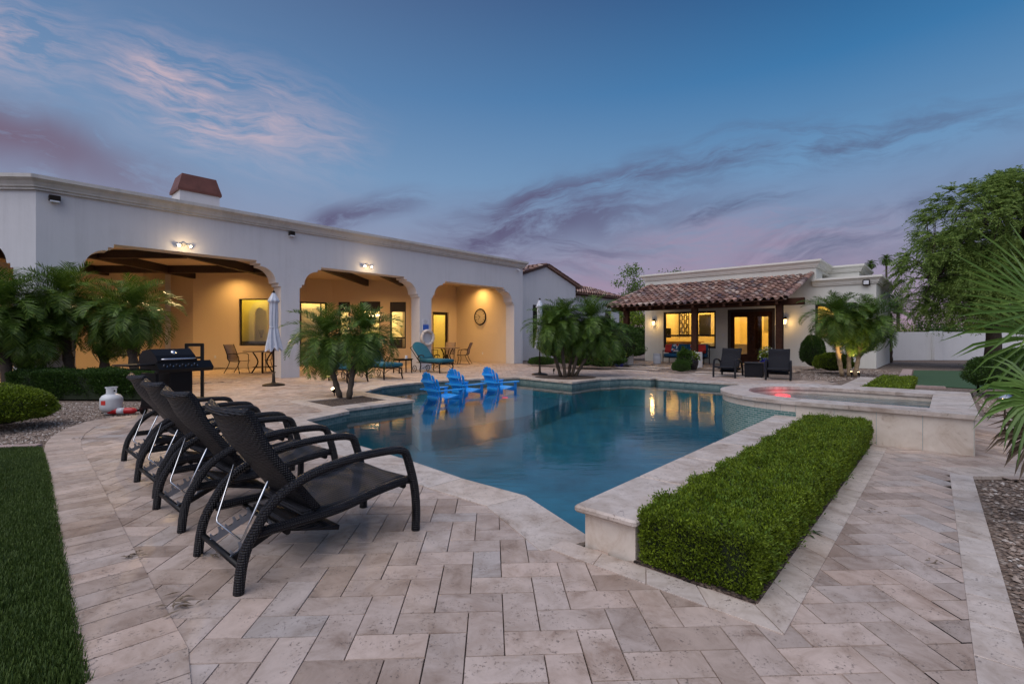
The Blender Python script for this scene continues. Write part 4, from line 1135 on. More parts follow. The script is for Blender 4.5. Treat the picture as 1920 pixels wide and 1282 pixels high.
def palm(base, top, label, group, r0=.07, r1=.055, k=0, sc=1.0, tmat='trunk', rz=0.0, boots=True):
    t = thing('palm_tree', label, 'palm tree', base, 0, group)
    b, e = Vector(base), Vector(top); mid = (b + e) / 2 + (e - b).cross(Vector((0, 1, 0))) * .04
    mb = trunk_mb([b, mid, e], r0, r1)
    if boots:
        for i in range(26):
            z = .35 + .65 * i / 26; p = b.lerp(e, z); a = i * 2.4; d = Vector((math.cos(a), math.sin(a), .9)).normalized()
            mb.tube([p + d * r1 * .4, p + d * (r1 + .03)], [.016, .006], 4)
    mb.build('trunk', M[tmat], t, world=True)
    o = bpy.data.objects.new('crown', PALM[k % 3]); link(o, t); o.location = e - b; o.rotation_euler = (0, 0, rz); o.scale = (sc,) * 3
    return t
def at(px, d, z): return GD(px, d, z)
# pair in the planting bed by the pool
gA = 'two palms in the planting bed at the pool edge'
palm(G(638, 746), GD(613, 8.15, 1.0), 'left palm of the pair in the bark bed cut into the pool edge', gA, .058, .05, 0, 1.0, rz=.3)
palm(G(654, 747), GD(682, 8.2, 1.06), 'right palm of the pair in the bark bed cut into the pool edge, leaning right', gA, .058, .05, 1, 1.0, rz=1.7)
gB = 'palms in the round bed beyond the pool'
for (bx, by, tx, d, z, k, s, lab) in [(1052, 707, 1032, 12.0, 1.22, 0, 1.0, 'leftmost palm of the clump in the round bed beyond the blue chairs'),
        (1060, 708, 1056, 12.2, 1.45, 1, 1.05, 'tall central palm of the clump beyond the blue chairs'), (1066, 706, 1082, 12.5, 1.0, 2, 1.0, 'low palm inside the clump beyond the pool corner'),
        (1072, 707, 1108, 12.3, 1.45, 0, 1.12, 'tall right palm of the clump leaning towards the guest house'), (1078, 706.5, 1130, 12.4, 1.0, 1, 1.05, 'lowest right palm of the clump next to the shrubs')]:
    palm(G(bx, by), GD(tx, d, z), lab, gB, .055, .045, k, s, rz=k * 1.3 + s)
gC = 'uplit palms beside the guest house'
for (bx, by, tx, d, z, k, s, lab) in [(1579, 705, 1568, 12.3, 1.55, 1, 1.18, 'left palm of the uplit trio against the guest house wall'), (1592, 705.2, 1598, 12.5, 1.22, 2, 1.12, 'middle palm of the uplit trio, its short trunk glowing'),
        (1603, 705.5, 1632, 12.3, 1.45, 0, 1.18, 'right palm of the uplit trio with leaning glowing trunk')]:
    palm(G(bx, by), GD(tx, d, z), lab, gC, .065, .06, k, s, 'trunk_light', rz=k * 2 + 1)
gD = 'palms in front of the patio arches on the left'
for (bx, d, tx, z, k, s, lab) in [(140, 8.6, 122, 1.72, 2, 1.15, 'palm with bare dark trunk standing before the white pier on the left'), (200, 8.9, 200, 1.30, 0, 1.05, 'palm behind the clipped hedge between the pier and the grill'),
        (258, 8.6, 250, 1.50, 1, 1.15, 'golden lit palm closest to the barbecue grill'), (20, 7.9, 6, 1.50, 1, 1.2, 'dark palm at the left edge of the picture'), (60, 8.2, 52, 1.15, 0, 1.1, 'low palm between the edge palm and the white pier')]:
    palm(GD(bx, d, 0), GD(tx, d, z), lab, gD, .10, .08, k, s, rz=k * 1.1 + s * 3)
# tall distant fan palms
def fan_palm_small(base, hgt, r, label):
    t = thing('fan_palm', label, 'palm tree', base, 0, 'distant tall fan palms'); b = Vector(base)
    trunk_mb([b, b + Vector((0, 0, hgt))], .28, .2, .03).build('trunk', M['trunk'], t, world=True)
    o = bpy.data.objects.new('crown', PALM[int(hgt) % 3]); link(o, t); o.location = (0, 0, hgt); o.scale = (r * 1.0,) * 3
fan_palm_small(GD(1633, 95, -.02), (1 + 137 / F * 95) * H, 1.7, 'left and shorter of the two far fan palms above the guest house roof')
fan_palm_small(GD(1662, 90, -.02), (1 + 146 / F * 90) * H, 1.9, 'right and taller of the two far fan palms above the guest house roof')
fan_palm_small(GD(1684, 60, -.02), (1 + 54 / F * 60) * H, 1.2, 'small far fan palm low over the garden wall')

# ---- near fan palm at the right edge
def fan_leaf(vs, fs, hub, d, s, n, L, w, spread=100, fold=.3, sag=.2):
    u = s.cross(d)
    for k in range(n):
        a = R(-spread + 2 * spread * (k + random.uniform(-.3, .3)) / (n - 1)); q = (d * math.cos(a) + s * math.sin(a)).normalized(); t = (s * math.cos(a) - d * math.sin(a))
        l = L * (1 - .25 * abs(a) / R(spread)) * random.uniform(.74, 1.08); sg = Vector((0, 0, -1)) * sag * random.uniform(.6, 1.5)
        m1 = hub + q * l * .35; m2 = hub + (q + sg * .35).normalized() * l * .72 + u * .0; e = hub + (q + sg * .8).normalized() * l; ww = w * random.uniform(.85, 1.1); uf = u * fold * ww
        o = len(vs); vs += [hub, m1 + t * ww * .5, m1 - t * ww * .5, m2 + t * ww * .42, m2 - t * ww * .42, e, m1 - uf, m2 - uf]
        fs += [(o, o + 1, o + 6), (o, o + 6, o + 2), (o + 1, o + 3, o + 7, o + 6), (o + 6, o + 7, o + 4, o + 2), (o + 3, o + 5, o + 7), (o + 7, o + 5, o + 4)]
random.seed(5)
def near_palm(base, top, hubs, label, dead=0):
    t = thing('fan_palm', label, 'palm tree', base, 0, 'fan palms at the right edge'); b = Vector(base); e = Vector(top)
    trunk_mb([b, b.lerp(e, .5) + Vector((.03, 0, 0)), e], .13, .11, .08).build('trunk', M['trunk'], t, world=True)
    for i, (hub, L, n, mat, sag, aim) in enumerate(hubs):
        hub = Vector(hub); d = (hub - e); d.z += .0
        if aim: d = Vector(aim)
        d.normalize(); s = d.cross(Vector((0, 0, 1))).normalized()
        s = Vector((.0, .35 + random.uniform(-.15, .3), 1)) if abs(d.z) < .85 else Vector((1, .3, 0)); s = (s - d * s.dot(d)).normalized()
        vs = []; fs = []; fan_leaf(vs, fs, hub, d, s, n, L, .027, sag=sag); mb = MB(); mb.add(vs, fs)
        mid = (e + hub) / 2 + Vector((0, 0, .08)); mb.tube([e, mid, hub], [.013, .010, .007], 6)
        mb.build('frond', M[mat], t, world=True)
top = GD(2030, 3.1, 1.02)
hubs = []
for (px, d, z, L, aim) in [(1965, 3.0, 1.17, .86, (-1, -.05, .10)), (1985, 3.3, 1.28, .84, (-.8, .2, .55)), (1958, 3.05, 1.0, .74, (-.8, 0, -.55)), (2000, 2.9, .95, .6, (-.3, -.1, -.95)),
                            (2060, 2.9, 1.45, .7, (.3, -.3, .9)), (2080, 3.1, 1.3, .7, (.9, .1, .4)), (2090, 3.0, 1.05, .7, (1, 0, -.2)), (2000, 2.7, 1.15, .6, (.3, -.9, .3)), (2060, 3.5, 1.2, .6, (.5, .9, .3))]:
    hubs.append((GD(px, d, z), L, 21, 'leaf_fan', .05 if z > 1.05 else .35, aim))
near_palm(GD(2020, 3.2, 0), top, hubs, 'large bright fan palm reaching in from the right edge at eye level')
top2 = GD(1985, 2.55, .62); hubs = []
for (px, d, z, L, aim, mat) in [(1950, 2.5, .72, .44, (-.8, -.1, -.25), 'leaf_fan'), (1940, 2.4, .68, .46, (-.5, -.2, -.85), 'leaf_fan'), (1955, 2.5, .50, .36, (-.65, 0, -.55), 'leaf_dead'), (1965, 2.5, .47, .38, (-.3, -.1, -.95), 'leaf_dead'), (1950, 2.55, .50, .34, (-.9, -.1, -.35), 'leaf_dead'), (2030, 2.5, .85, .5, (.6, 0, .5), 'leaf_palm')]:
    hubs.append((GD(px, d, z), L, 17, mat, .5, aim))
near_palm(GD(1990, 2.6, 0), top2, hubs, 'low fan palm with drooping green and dead brown fronds at the right edge')

# ---- leafy hedges and bushes
def box_points(n, dims, faces):
    a, b, c = dims; areas = {'+z': a * b, '-x': b * c, '+x': b * c, '-y': a * c, '+y': a * c}
    P = []; Nn = []; tot = sum(areas[f] for f in faces)
    for f in faces:
        k = int(n * areas[f] / tot); u, v = rng.uniform(-.5, .5, k), rng.uniform(-.5, .5, k); p = np.zeros((k, 3)); q = np.zeros((k, 3))
        if f == '+z': p[:, 0] = u * a; p[:, 1] = v * b; p[:, 2] = c; q[:, 2] = 1
        elif f[1] == 'x': s = 1 if f[0] == '+' else -1; p[:, 0] = s * a / 2; p[:, 1] = u * b; p[:, 2] = (v + .5) * c; q[:, 0] = s; q[:, 2] = .5
        else: s = 1 if f[0] == '+' else -1; p[:, 1] = s * b / 2; p[:, 0] = u * a; p[:, 2] = (v + .5) * c; q[:, 1] = s; q[:, 2] = .5
        P.append(p); Nn.append(q)
    return np.vstack(P), np.vstack(Nn)
def wob(P, amp, f):
    return amp * (np.sin(P[:, 0] * f + 1.3) * np.sin(P[:, 1] * f * 1.1 + .7) + .6 * np.sin(P[:, 0] * f * 2.3 + P[:, 2] * f * 2.1) + .5 * np.sin(P[:, 1] * f * 2.9 - P[:, 2] * f * 1.7 + 2))
def hedge(name, c, dims, rz, n, size, mat, label, cat='hedge', faces=('+z', '-x', '-y', '+y', '+x'), jag=.018, f=9.0, tuck=.12, group=None):
    t = thing(name, label, cat, c, rz, group)
    k = tuck; MB().box((0, 0, dims[2] * .46), (dims[0] - .07, dims[1] - .07, dims[2] * .90)).build('branches', M['hedge_core'], t)
    P, Nn = box_points(n, dims, faces); dd = wob(P, jag, f)[:, None] + rng.normal(0, jag * .55, (len(P), 1)) - rng.exponential(jag * .7, (len(P), 1)) * (1 + 1.6 * (wob(P, 1.0, f * 2.3)[:, None] > .75))
    lowf = np.clip(1 - P[:, 2] / dims[2], 0, 1)
    dn = Nn / np.linalg.norm(Nn, axis=1)[:, None]; P2 = P + dn * dd; side = (Nn[:, 2] < .9)
    P2[side] -= dn[side] * (lowf[side][:, None] ** 3) * k
    ed = np.minimum(np.abs(np.abs(P[:, 0]) - dims[0] / 2), np.abs(np.abs(P[:, 1]) - dims[1] / 2)); top_ = (Nn[:, 2] > .9) & (ed < .05); P2[top_, 2] -= (.05 - ed[top_]) * .35
    P2[:, 2] = np.maximum(P2[:, 2], .015)
    V, Fc = leaves(P2, dn * .9 + np.array([0, 0, .25]), size, .5, .55); np_mesh('foliage', V, Fc, M[mat], t)
    return t
c = WP((-.01 + 3.60) / 2, (.29 + .775) / 2, 0)
big_h = hedge('clipped_hedge', c, (3.58 * H, .485 * H, .235 * H), math.atan2(D1.y, D1.x), 200000, .017, 'leaf_hedge', 'bright green clipped box hedge in the foreground beside the raised pool wall', faces=('+z', '-x', '-y', '+y'), jag=.019, f=11, tuck=.02)
# sprigs that poke out of the trimmed top
P, Nn = box_points(2600, (3.55 * H, .485 * H, .24 * H), ('+z', '-y', '-x')); sel = rng.random(len(P)) < .22; P = P[sel]; cl = np.repeat(P, 9, 0) + rng.normal(0, .010, (len(P) * 9, 3)) + np.repeat(Nn[sel], 9, 0) * rng.uniform(0, .03, (len(P) * 9, 1))
V, Fc = leaves(cl, np.repeat(Nn[sel], 9, 0) + np.array([0, 0, .5]), .018, .45, .5); np_mesh('young_shoots', V, Fc, M['leaf_bright'], big_h)
c = WP((6.1 + 10.0) / 2, (.32 + .86) / 2, 0); hedge('clipped_hedge', c, (3.9 * H, .50 * H, .24 * H), math.atan2(D1.y, D1.x), 26000, .04, 'leaf_hedge', 'small bright clipped hedge block beyond the raised spa', jag=.02, f=5)
def L_(px0, px1, d): return (px1 - px0) / F * d * H
c = GD(180, 8.05, 0); hedge('clipped_hedge', c, (L_(40, 318, 8.0), .75, .43 * H), R(-2), 60000, .04, 'leaf_dark', 'dark low clipped hedge behind the propane tank, under the patio palms', jag=.03, f=5)
def bush(name, c, rad, n, size, mat, label, cat='shrub', squash=1.0, group=None, lump=.07, core=.80, zc=None):
    t = thing(name, label, cat, c, 0, group); rx, ry, rz_ = rad
    d = rng.normal(0, 1, (n, 3)); d /= np.linalg.norm(d, axis=1)[:, None]; d[:, 2] = np.where(d[:, 2] < -.55, -d[:, 2], d[:, 2])
    k = 1 + lump * (np.sin(d[:, 0] * 5 + rx * 9) * np.sin(d[:, 1] * 6 + 1) + .7 * np.sin(d[:, 2] * 9 + d[:, 0] * 4)) + rng.normal(0, .025, n) - rng.exponential(.04, n)
    zz = rz_ * (.5 if zc is None else zc)
    P = d * k[:, None] * np.array([rx, ry, rz_ - zz]); P[:, 2] += zz; P[:, 2] = np.maximum(P[:, 2], .02)
    V, Fc = leaves(P, d + np.array([0, 0, .3]), size, .5, .6); np_mesh('foliage', V, Fc, M[mat], t)
    mb = MB(); m = 12
    mb.grid(lambda u, v: (rx * core * math.cos(2 * PI * u) * math.sin(PI * v), ry * core * math.sin(2 * PI * u) * math.sin(PI * v), zz + (rz_ - zz) * core * math.cos(PI * v) if v < .5 else max(.01, zz + zz * core * math.cos(PI * v))), 16, 10)
    mb.build('branches', M['hedge_core'], t); return t
bush('round_shrub', GD(0, 5.35, 0), (.60, .55, .44 * H), 30000, .028, 'leaf_hedge', 'rounded green shrub at the left edge between lawn and gravel')
bush('round_shrub', GD(-75, 5.9, 0), (.8, .62, .46 * H), 12000, .03, 'leaf_hedge', 'second rounded shrub, cut by the left picture edge')
gs = 'shrubs beside the gable wall'
bush('shrub', GD(1015, 16.9, 0), (.55, .45, .30 * H), 5000, .05, 'leaf_dark', 'low dark shrub at the foot of the gable wall behind the umbrella')
for px, d, w, hh, lab in [(1090, 15.6, 1.0, .75, 'dark low shrub right behind the palm clump'), (1128, 15.3, .9, .70, 'dark low shrub left of the cobalt pot'), (1150, 17.2, 1.3, 1.45, 'tall dark shrub behind the first porch post'), (1190, 22.0, 1.2, 1.35, 'dark shrub between porch post and guest house corner'),
                      (1110, 19.5, 1.6, 1.5, 'tall dark shrub against the low back wing'), (1060, 19.5, 1.2, 1.1, 'dark shrub under the gable window')]:
    bush('shrub', GD(px, d, 0), (w, w * .7, hh * H), 11000, .07, 'leaf_dark', lab, group=gs, lump=.12)
bush('clipped_shrub', GD(1524, 14.9, 0), (.42, .42, 1.03 * H), 9000, .05, 'leaf_dark', 'tall narrow dark shrub against the guest house wall, left of the uplit palms', lump=.04)
bush('round_shrub', GD(1562, 13.6, 0), (.62, .5, .55 * H), 9000, .045, 'leaf_hedge', 'round green shrub behind the uplit palm trunks')
bush('boxwood_ball', GD(1277, 13.5, 0), (.30, .30, .36 * H), 7000, .03, 'leaf_dark', 'round clipped shrub beside the dark pot in front of the porch', lump=.03)
bush('wispy_plant', GD(1283, 14.6, 0), (.22, .2, .60 * H), 900, .10, 'leaf_dark', 'wispy upright plant in front of the blue sofa', lump=.2)
bush('round_shrub', GD(1932, 8.0, 0), (1.05, .9, .78 * H), 26000, .04, 'leaf_dark', 'large dark rounded shrub at the right edge beyond the gravel', lump=.05)
bush('round_shrub', GD(2030, 9.0, 0), (1.2, .9, .9 * H), 9000, .05, 'leaf_dark', 'second dark rounded shrub, mostly outside the right picture edge')

# ---- trees
def tree(name, base, trunk_h, crown, n_cl, n_leaf, leaf, mat, label, cat='tree', r0=.2, seed=3, aspect=.3, group=None, spread=.5, hang=.2, tm='trunk', feather=False):
    """crown = list of (centre offset, radii); limbs grow from the trunk into the leaf clusters"""
    random.seed(seed); t = thing(name, label, cat, base, 0, group); mb = MB(); cl = []
    wts = [c_[1][0] * c_[1][1] * c_[1][2] for c_ in crown]
    for _ in range(n_cl):
        c_, r_ = random.choices(crown, wts)[0]
        while True:
            d = Vector([random.uniform(-1, 1) for _ in range(3)])
            if .25 < d.length < 1: break
        d = d * (d.length ** -.45)
        cl.append(Vector((c_[0] + d.x * r_[0], c_[1] + d.y * r_[1], c_[2] + d.z * r_[2])))
    forks = []
    for k in range(5):
        a = k * 1.26 + random.random(); c_, r_ = crown[k % len(crown)]
        e = Vector((c_[0] + math.cos(a) * r_[0] * .35, c_[1] + math.sin(a) * r_[1] * .35, c_[2] - r_[2] * .15)); s = Vector((0, 0, trunk_h * random.uniform(.75, 1)))
        m = s.lerp(e, .5) + Vector((random.uniform(-.2, .2), random.uniform(-.2, .2), .15)) * r0 * 3
        mb.tube([s, m, e], [r0 * .6, r0 * .4, r0 * .2], 7); forks += [m, e, m.lerp(e, .5)]
    mb.tube([(0, 0, -.1), (r0 * .3, 0, trunk_h * .5), (0, 0, trunk_h)], [r0 * 1.25, r0, r0 * .8], 10)
    for c_ in cl:
        f_ = min(forks, key=lambda q: (q - c_).length); m = f_.lerp(c_, .55) + Vector((0, 0, .06 * (c_ - f_).length)); mb.tube([f_, m, c_], [r0 * .16, r0 * .09, r0 * .03], 4, cap=False)
    mb.build('trunk', M[tm], t)
    per = max(1, n_leaf // n_cl); C = np.array([tuple(c_) for c_ in cl]); C = np.repeat(C, per, 0); sz = np.repeat(rng.uniform(.6, 1.3, (n_cl, 1)), per, 0) * spread
    if feather:
        nt, nlf = 15, 15; cen = C[::per]; N = len(cen) * nt; c0 = np.repeat(cen, nt, 0)
        cc = np.array([0, 0, crown[0][0][2]]); out = c0 - cc; out /= np.linalg.norm(out, axis=1)[:, None] + 1e-6
        dr = out * .9 + rng.normal(0, .65, (N, 3)); dr[:, 2] += .15; dr /= np.linalg.norm(dr, axis=1)[:, None]
        Lt = rng.uniform(.45, 1.0, (N, 1)) * spread * 1.9; tt = np.linspace(.08, 1, nlf)
        pts = c0[:, None, :] + dr[:, None, :] * (Lt * tt[None, :])[:, :, None]; pts[:, :, 2] -= (Lt * .45 * tt[None, :] ** 2)
        pts = pts.reshape(-1, 3); dd = np.repeat(dr, nlf, 0); dd[:, 2] -= np.tile(tt * .8, N); sd = np.cross(dd, [0, 0, 1.]); sd /= np.linalg.norm(sd, axis=1)[:, None] + 1e-6
        Vs = []
        for sg in (-1, 1):
            V1, _ = leaves(pts, sd * sg + dd * .6 + np.array([0, 0, -.1]), leaf, aspect, .18); Vs.append(V1)
        V = np.vstack(Vs); np_mesh('crown', V, np.arange(len(V)).reshape(-1, 4), M[mat], t); return t
    off_ = rng.normal(0, 1, C.shape) * sz * np.array([1, 1, .62]); P = C + off_; P[:, 2] -= hang * np.abs(off_[:, 0]) * rng.random(len(P))
    dr = off_ / (np.linalg.norm(off_, axis=1)[:, None] + 1e-6) + np.array([0, 0, -.15])
    V, Fc = leaves(P, dr, leaf, aspect, .6); np_mesh('crown', V, Fc, M[mat], t); return t
b = GD(1860, 15.5, 0)
tree('mesquite_tree', b, 2.4, [((.3, 0, 5.6), (2.8, 2.2, 2.0)), ((-1.6, 0, 3.9), (1.75, 1.6, 1.7)), ((2.2, .3, 4.6), (2.6, 2, 2.6)), ((-.2, 0, 3.2), (2.1, 1.6, 1.1)), ((1.8, 0, 7.3), (1.8, 1.4, 1.0))], 560, 170000, .105, 'leaf_tree',
     'large feathery green tree filling the right side above the garden wall', r0=.24, seed=9, aspect=.30, spread=.42, hang=.5, feather=True)
b = GD(1186, 38, 0)
tree('leafy_tree', b, 3.5, [((0, 0, 6.6), (1.4, 1.1, 1.5)), ((.2, 0, 4.4), (1.9, 1.4, 1.4))], 34, 3600, .22, 'leaf_back', 'sparse bright green tree between the main house and the guest house', r0=.13, seed=4, aspect=.5, spread=.36)
b = GD(1258, 44, 0)
tree('leafy_tree', b, 4.5, [((0, 0, 7.9), (1.5, 1.2, .75))], 10, 700, .24, 'leaf_back', 'tip of a sparse tree showing just above the guest house roof', r0=.12, seed=6, aspect=.5, spread=.35)
b = GD(1182, 34, 0)
tree('leafy_tree', b, 1.2, [((0, 0, 2.2), (1.6, 1.2, 1.2))], 20, 5200, .18, 'leaf_hedge', 'lower green tree seen between the porch posts', r0=.12, seed=8, aspect=.5, spread=.4)
gH = 'trees beyond the garden wall'
for i, (px, d, rx, hz, lab) in enumerate([(1690, 27, 1.7, 2.0, 'dark green shrubby tree beyond the white wall, nearest the guest house'), (1745, 26, 1.9, 2.2, 'dark green shrubby tree beyond the white wall, behind the wall pier'), (1810, 27, 2.2, 2.6, 'dark green shrubby tree beyond the white wall, under the big feathery tree'), (1880, 26, 2.4, 3.0, 'dark green shrubby tree beyond the white wall near the right edge')]):
    tree('shrubby_tree', GD(px, d, 0), .8, [((0, 0, hz * .55), (rx, 1.2, hz * .42))], 26, 7000, .13, 'leaf_hedge' if i != 1 else 'leaf_dark', lab, r0=.1, seed=20 + i, aspect=.5, spread=.38, group=gH)
# arching palm fronds behind the guest house corner
t = thing('palm_tree', 'arching palm fronds rising behind the right corner of the guest house', 'palm tree', GD(1668, 19, 0)); vs = []; fs = []; random.seed(31)
for i in range(26): frond(vs, fs, (0, 0, 0), i * 2.4, R(75 - 85 * i / 26), 1.9, 1.5, 34, .45, .018)
me = bpy.data.meshes.new('crown'); me.from_pydata([tuple(v) for v in vs], [], fs); me.materials.append(M['leaf_palm']); o = link(bpy.data.objects.new('crown', me), t); o.location = (0, 0, 1.95 * H)
trunk_mb([(0, 0, 0), (0, 0, 1.95 * H)], .13, .11).build('trunk', M['trunk'], t)
# leaf litter on the paving
def litter(px, py, n, s, mat, label):
    mb = MB(); c = G(px, py); random.seed(px)
    for _ in range(n):
        a = random.uniform(0, 2 * PI); l = random.uniform(.5, 1) * s; x, y = c.x + random.gauss(0, s * .5), c.y + random.gauss(0, s * .35); dx, dy = math.cos(a) * l / 2, math.sin(a) * l / 2; w = .006
        z = random.uniform(.008, .02); mb.add([(x - dx, y - dy, z), (x - dy * w / l * 2, y + dx * w / l * 2, z + .006), (x + dx, y + dy, z), (x + dy * w / l * 2, y - dx * w / l * 2, z + .004)], [(0, 1, 2, 3), (3, 2, 1, 0)])
    solo(mb, 'fallen_leaves', M[mat], tuple(c), label, 'leaves', 'fallen leaves on the paving')
litter(252, 1044, 12, .07, 'leaf_dead', 'dry leaf scraps on the curved joint left of the nearest lounger')
litter(330, 1136, 14, .09, 'leaf_dead', 'dry leaf scraps lowest on the paving left of the nearest lounger leg')
litter(400, 1043, 9, .06, 'leaf_dead', 'dry leaf scraps beside the rear leg of the nearest lounger')
litter(1520, 1003, 9, .09, 'leaf_dark', 'green leaf blades fallen on the border beside the big hedge')
litter(1640, 960, 6, .05, 'leaf_dead', 'brown leaf scraps on the right path')
litter(1745, 1058, 6, .05, 'leaf_dead', 'brown leaf scraps near the right border of the path')
litter(148, 823, 5, .08, 'leaf_dead', 'dry leaf scraps at the far end of the curved joint')
# ================================================================ FURNITURE
AD1 = math.atan2(D1.y, D1.x)
def smooth_path(pts, n=5):
    P = [Vector(p) for p in pts]; out = []
    for i in range(len(P) - 1):
        a, b, c, d = P[max(i - 1, 0)], P[i], P[i + 1], P[min(i + 2, len(P) - 1)]
        for k in range(n):
            t = k / n; out.append(.5 * ((2 * b) + (c - a) * t + (2 * a - 5 * b + 4 * c - d) * t * t + (3 * b - 3 * c + d - a) * t ** 3))
    out.append(P[-1]); return out
def make_wicker(label, group, back_lean=0.0):
    t = thing('wicker_lounger', label, 'sun lounger', (0, 0, 0), 0, group)
    prof = [(0, 0), (.012, .11), (.035, .205), (.079, .289), (.142, .385), (.239, .455), (.394, .515), (.62, .548), (.82, .55), (.925, .542)]
    front = [(.925, .542), (.972, .520), (1.0, .46), (1.045, .30), (1.062, .15), (1.058, 0)]
    for s in (-1, 1):
        y = s * .315
        p = smooth_path([(x, y, z) for x, z in prof], 4)[:-1] + smooth_path([(x, y, z) for x, z in front], 4)
        MB().tube(p, .031, 10, flat=.82, up=(0, 1, 0)).build('arm_frame', M['wicker'], t)
        q = smooth_path([(.085, y * .93, .262), (.30, y * .93, .262), (.55, y * .93, .272), (.80, y * .93, .315), (1.03, y * .93, .335)], 4)
        MB().tube(q, .026, 8, up=(0, 1, 0)).build('seat_rail', M['wicker'], t)
    def seatf(u, v):
        x = .33 + .73 * u; y = (v - .5) * .56
        z = .300 + .02 * math.sin(PI * min(1, u * 1.1)) * -1 + .075 * max(0, u - .25) + (-.05 * max(0, (u - .9) / .1) ** 2)
        return (x, y, z + .010 * abs(v - .5) * 2)
    MB().grid(seatf, 20, 10, thick=.03).build('seat', M['wicker_seat'], t)
    bk = smooth_path([(.40, 0, .285), (.30, 0, .42), (.205, 0, .555), (.145, 0, .645), (.102, 0, .735), (.066, 0, .825), (.030, 0, .868)], 4)
    nb = len(bk) - 1
    def backf(u, v):
        i = u * nb; k = min(int(i), nb - 1); p = bk[k].lerp(bk[k + 1], i - k); w = .285 + .012 * u; yy = (v - .5) * 2
        x = p.x + back_lean * (p.z - .285) - .055 * (1 - yy * yy) * min(1, u * 1.6); z = p.z - .022 * (1 - yy * yy) * (u ** 4)
        return (x, yy * w, z)
    MB().grid(backf, 28, 14, thick=.042).build('backrest', M['wicker'], t)
    MB().grid(lambda u, v: (.28 + .28 * u, (v - .5) * .52, .235 - .075 * u), 4, 4, thick=.025).build('lower_panel', M['wicker_seat'], t)
    for x, z in ((.018, .115), (.245, .225), (.98, .30)):
        MB().tube([(x, -.30, z), (x, .30, z)], .016, 8, up=(1, 0, 0)).build('crossbar', M['metal_black'], t)
    for s in (-1, 1):
        mb = MB(); y = s * .155
        o = [(.02, .115), (.245, .215)]
        n = 3; L = math.hypot(.225, .10); ux, uz = .225 / L, .10 / L; pts = [(0, -.012), (L, -.012)]
        top = []
        for k in range(n):
            c = L * (k + .5) / n
            top += [(c + .030, .018), (c + .030, .050), (c + .018, .056), (c + .014, .030), (c, .016), (c - .018, .020), (c - .024, .044), (c - .032, .040), (c - .034, .018)]
        top = sorted(top, key=lambda q: -q[0]) if False else [p for k in range(n - 1, -1, -1) for p in top[k * 9:(k + 1) * 9]]
        outl = [(0, -.014), (L, -.014), (L, .016)] + top + [(0, .016)]
        mb.poly(outl, lambda u, v, w: (.02 + u * ux - v * uz, w, .115 + u * uz + v * ux), y - .003, y + .003); mb.build('ratchet_plate', M['zinc'], t)
        MB().box((.132, y + s * .010, .165), (.245, .018, .03), tilt=('Y', -math.atan2(.10, .225))).build('ratchet_rail', M['metal_black'], t)
    rod = [(.185 - .02, -.245, .50), (.062, -.20, .225), (.058, -.18, .205), (.058, .18, .205), (.062, .20, .225), (.165, .245, .50)]
    MB().tube(rod, .0055, 8).build('support_rod', M['chrome'], t)
    return t
offl = Vector((-D1.y, D1.x, 0)) * .315
def place(px, py, z=0): return G(px, py) + offl
gW = 'black wicker sun loungers lined up beside the lawn'
w1 = make_wicker('black wicker sun lounger nearest the camera, its whole frame in view', gW)
w1.location = place(447, 1113); w1.rotation_euler = (0, 0, AD1)
for px, py, lab in [(340, 997, 'second black wicker lounger from the camera in the row'), (291.5, 933, 'third black wicker lounger from the camera in the row'), (259, 885, 'farthest black wicker lounger of the row, closest to the barbecue grill')]:
    dup(w1, place(px, py), AD1, lab)
def front_place(pl, pr):
    a, b = G(*pl), G(*pr); m = (a + b) / 2; w = (b - a).normalized(); f = Vector((w.y, -w.x, 0)); return m - f * 1.055, math.atan2(f.y, f.x)
for (pl, pr, lab) in [((1341, 707), (1375, 708.6), 'left black wicker lounge chair of the pair facing the pool by the guest house'), ((1440, 712.2), (1478, 713.7), 'right black wicker lounge chair of the pair, in front of the white flowers')]:
    loc, rz = front_place(pl, pr); dup(w1, loc, rz, lab, 'black wicker chairs facing the pool')
c = G(1416, 708.5)
t = thing('wicker_side_table', 'square black wicker side table between the two wicker chairs', 'side table', c + Vector((.1, .25, 0)), R(-32))
MB().box((0, 0, .23), (.52, .52, .40), bev=.02).build('base', M['wicker'], t); MB().box((0, 0, .452), (.56, .56, .04), bev=.01).build('tabletop', M['wicker_seat'], t)
for sx in (-1, 1):
    for sy in (-1, 1): MB().box((sx * .22, sy * .22, .015), (.04, .04, .03)).build('leg', M['metal_black'], t)

def pad(mb, outline, fn, t, r=.9):
    """soft cushion from a 2D outline, fn(u,v,w)"""
    cx_ = sum(p[0] for p in outline) / len(outline); cy_ = sum(p[1] for p in outline) / len(outline); n = len(outline); vs = []; fs = []
    sc = lambda k, w: [fn(cx_ + (p[0] - cx_) * k, cy_ + (p[1] - cy_) * k, w) for p in outline]
    ks = [(0, -.0), (.60, .0), (r, .04), (.985, .16), (1, .5), (.985, .84), (r, .96), (.6, 1.03), (0, 1.06)]
    for k, w in ks[1:-1]: vs += sc(k, w * t)
    vs.append(fn(cx_, cy_, 0)); vs.append(fn(cx_, cy_, 1.06 * t)); m = len(ks) - 2
    for l in range(m - 1):
        for i in range(n): fs.append((l * n + i, l * n + (i + 1) % n, (l + 1) * n + (i + 1) % n, (l + 1) * n + i))
    for i in range(n): fs.append((m * n, (i + 1) % n, i)); fs.append((m * n + 1, (m - 1) * n + i, (m - 1) * n + (i + 1) % n))
    return mb.add(vs, fs, True)
def dens(o, k=4):
    out = []
    for i in range(len(o)):
        a, b = o[i], o[(i + 1) % len(o)]
        for q in range(k): out.append((a[0] + (b[0] - a[0]) * q / k, a[1] + (b[1] - a[1]) * q / k))
    return out
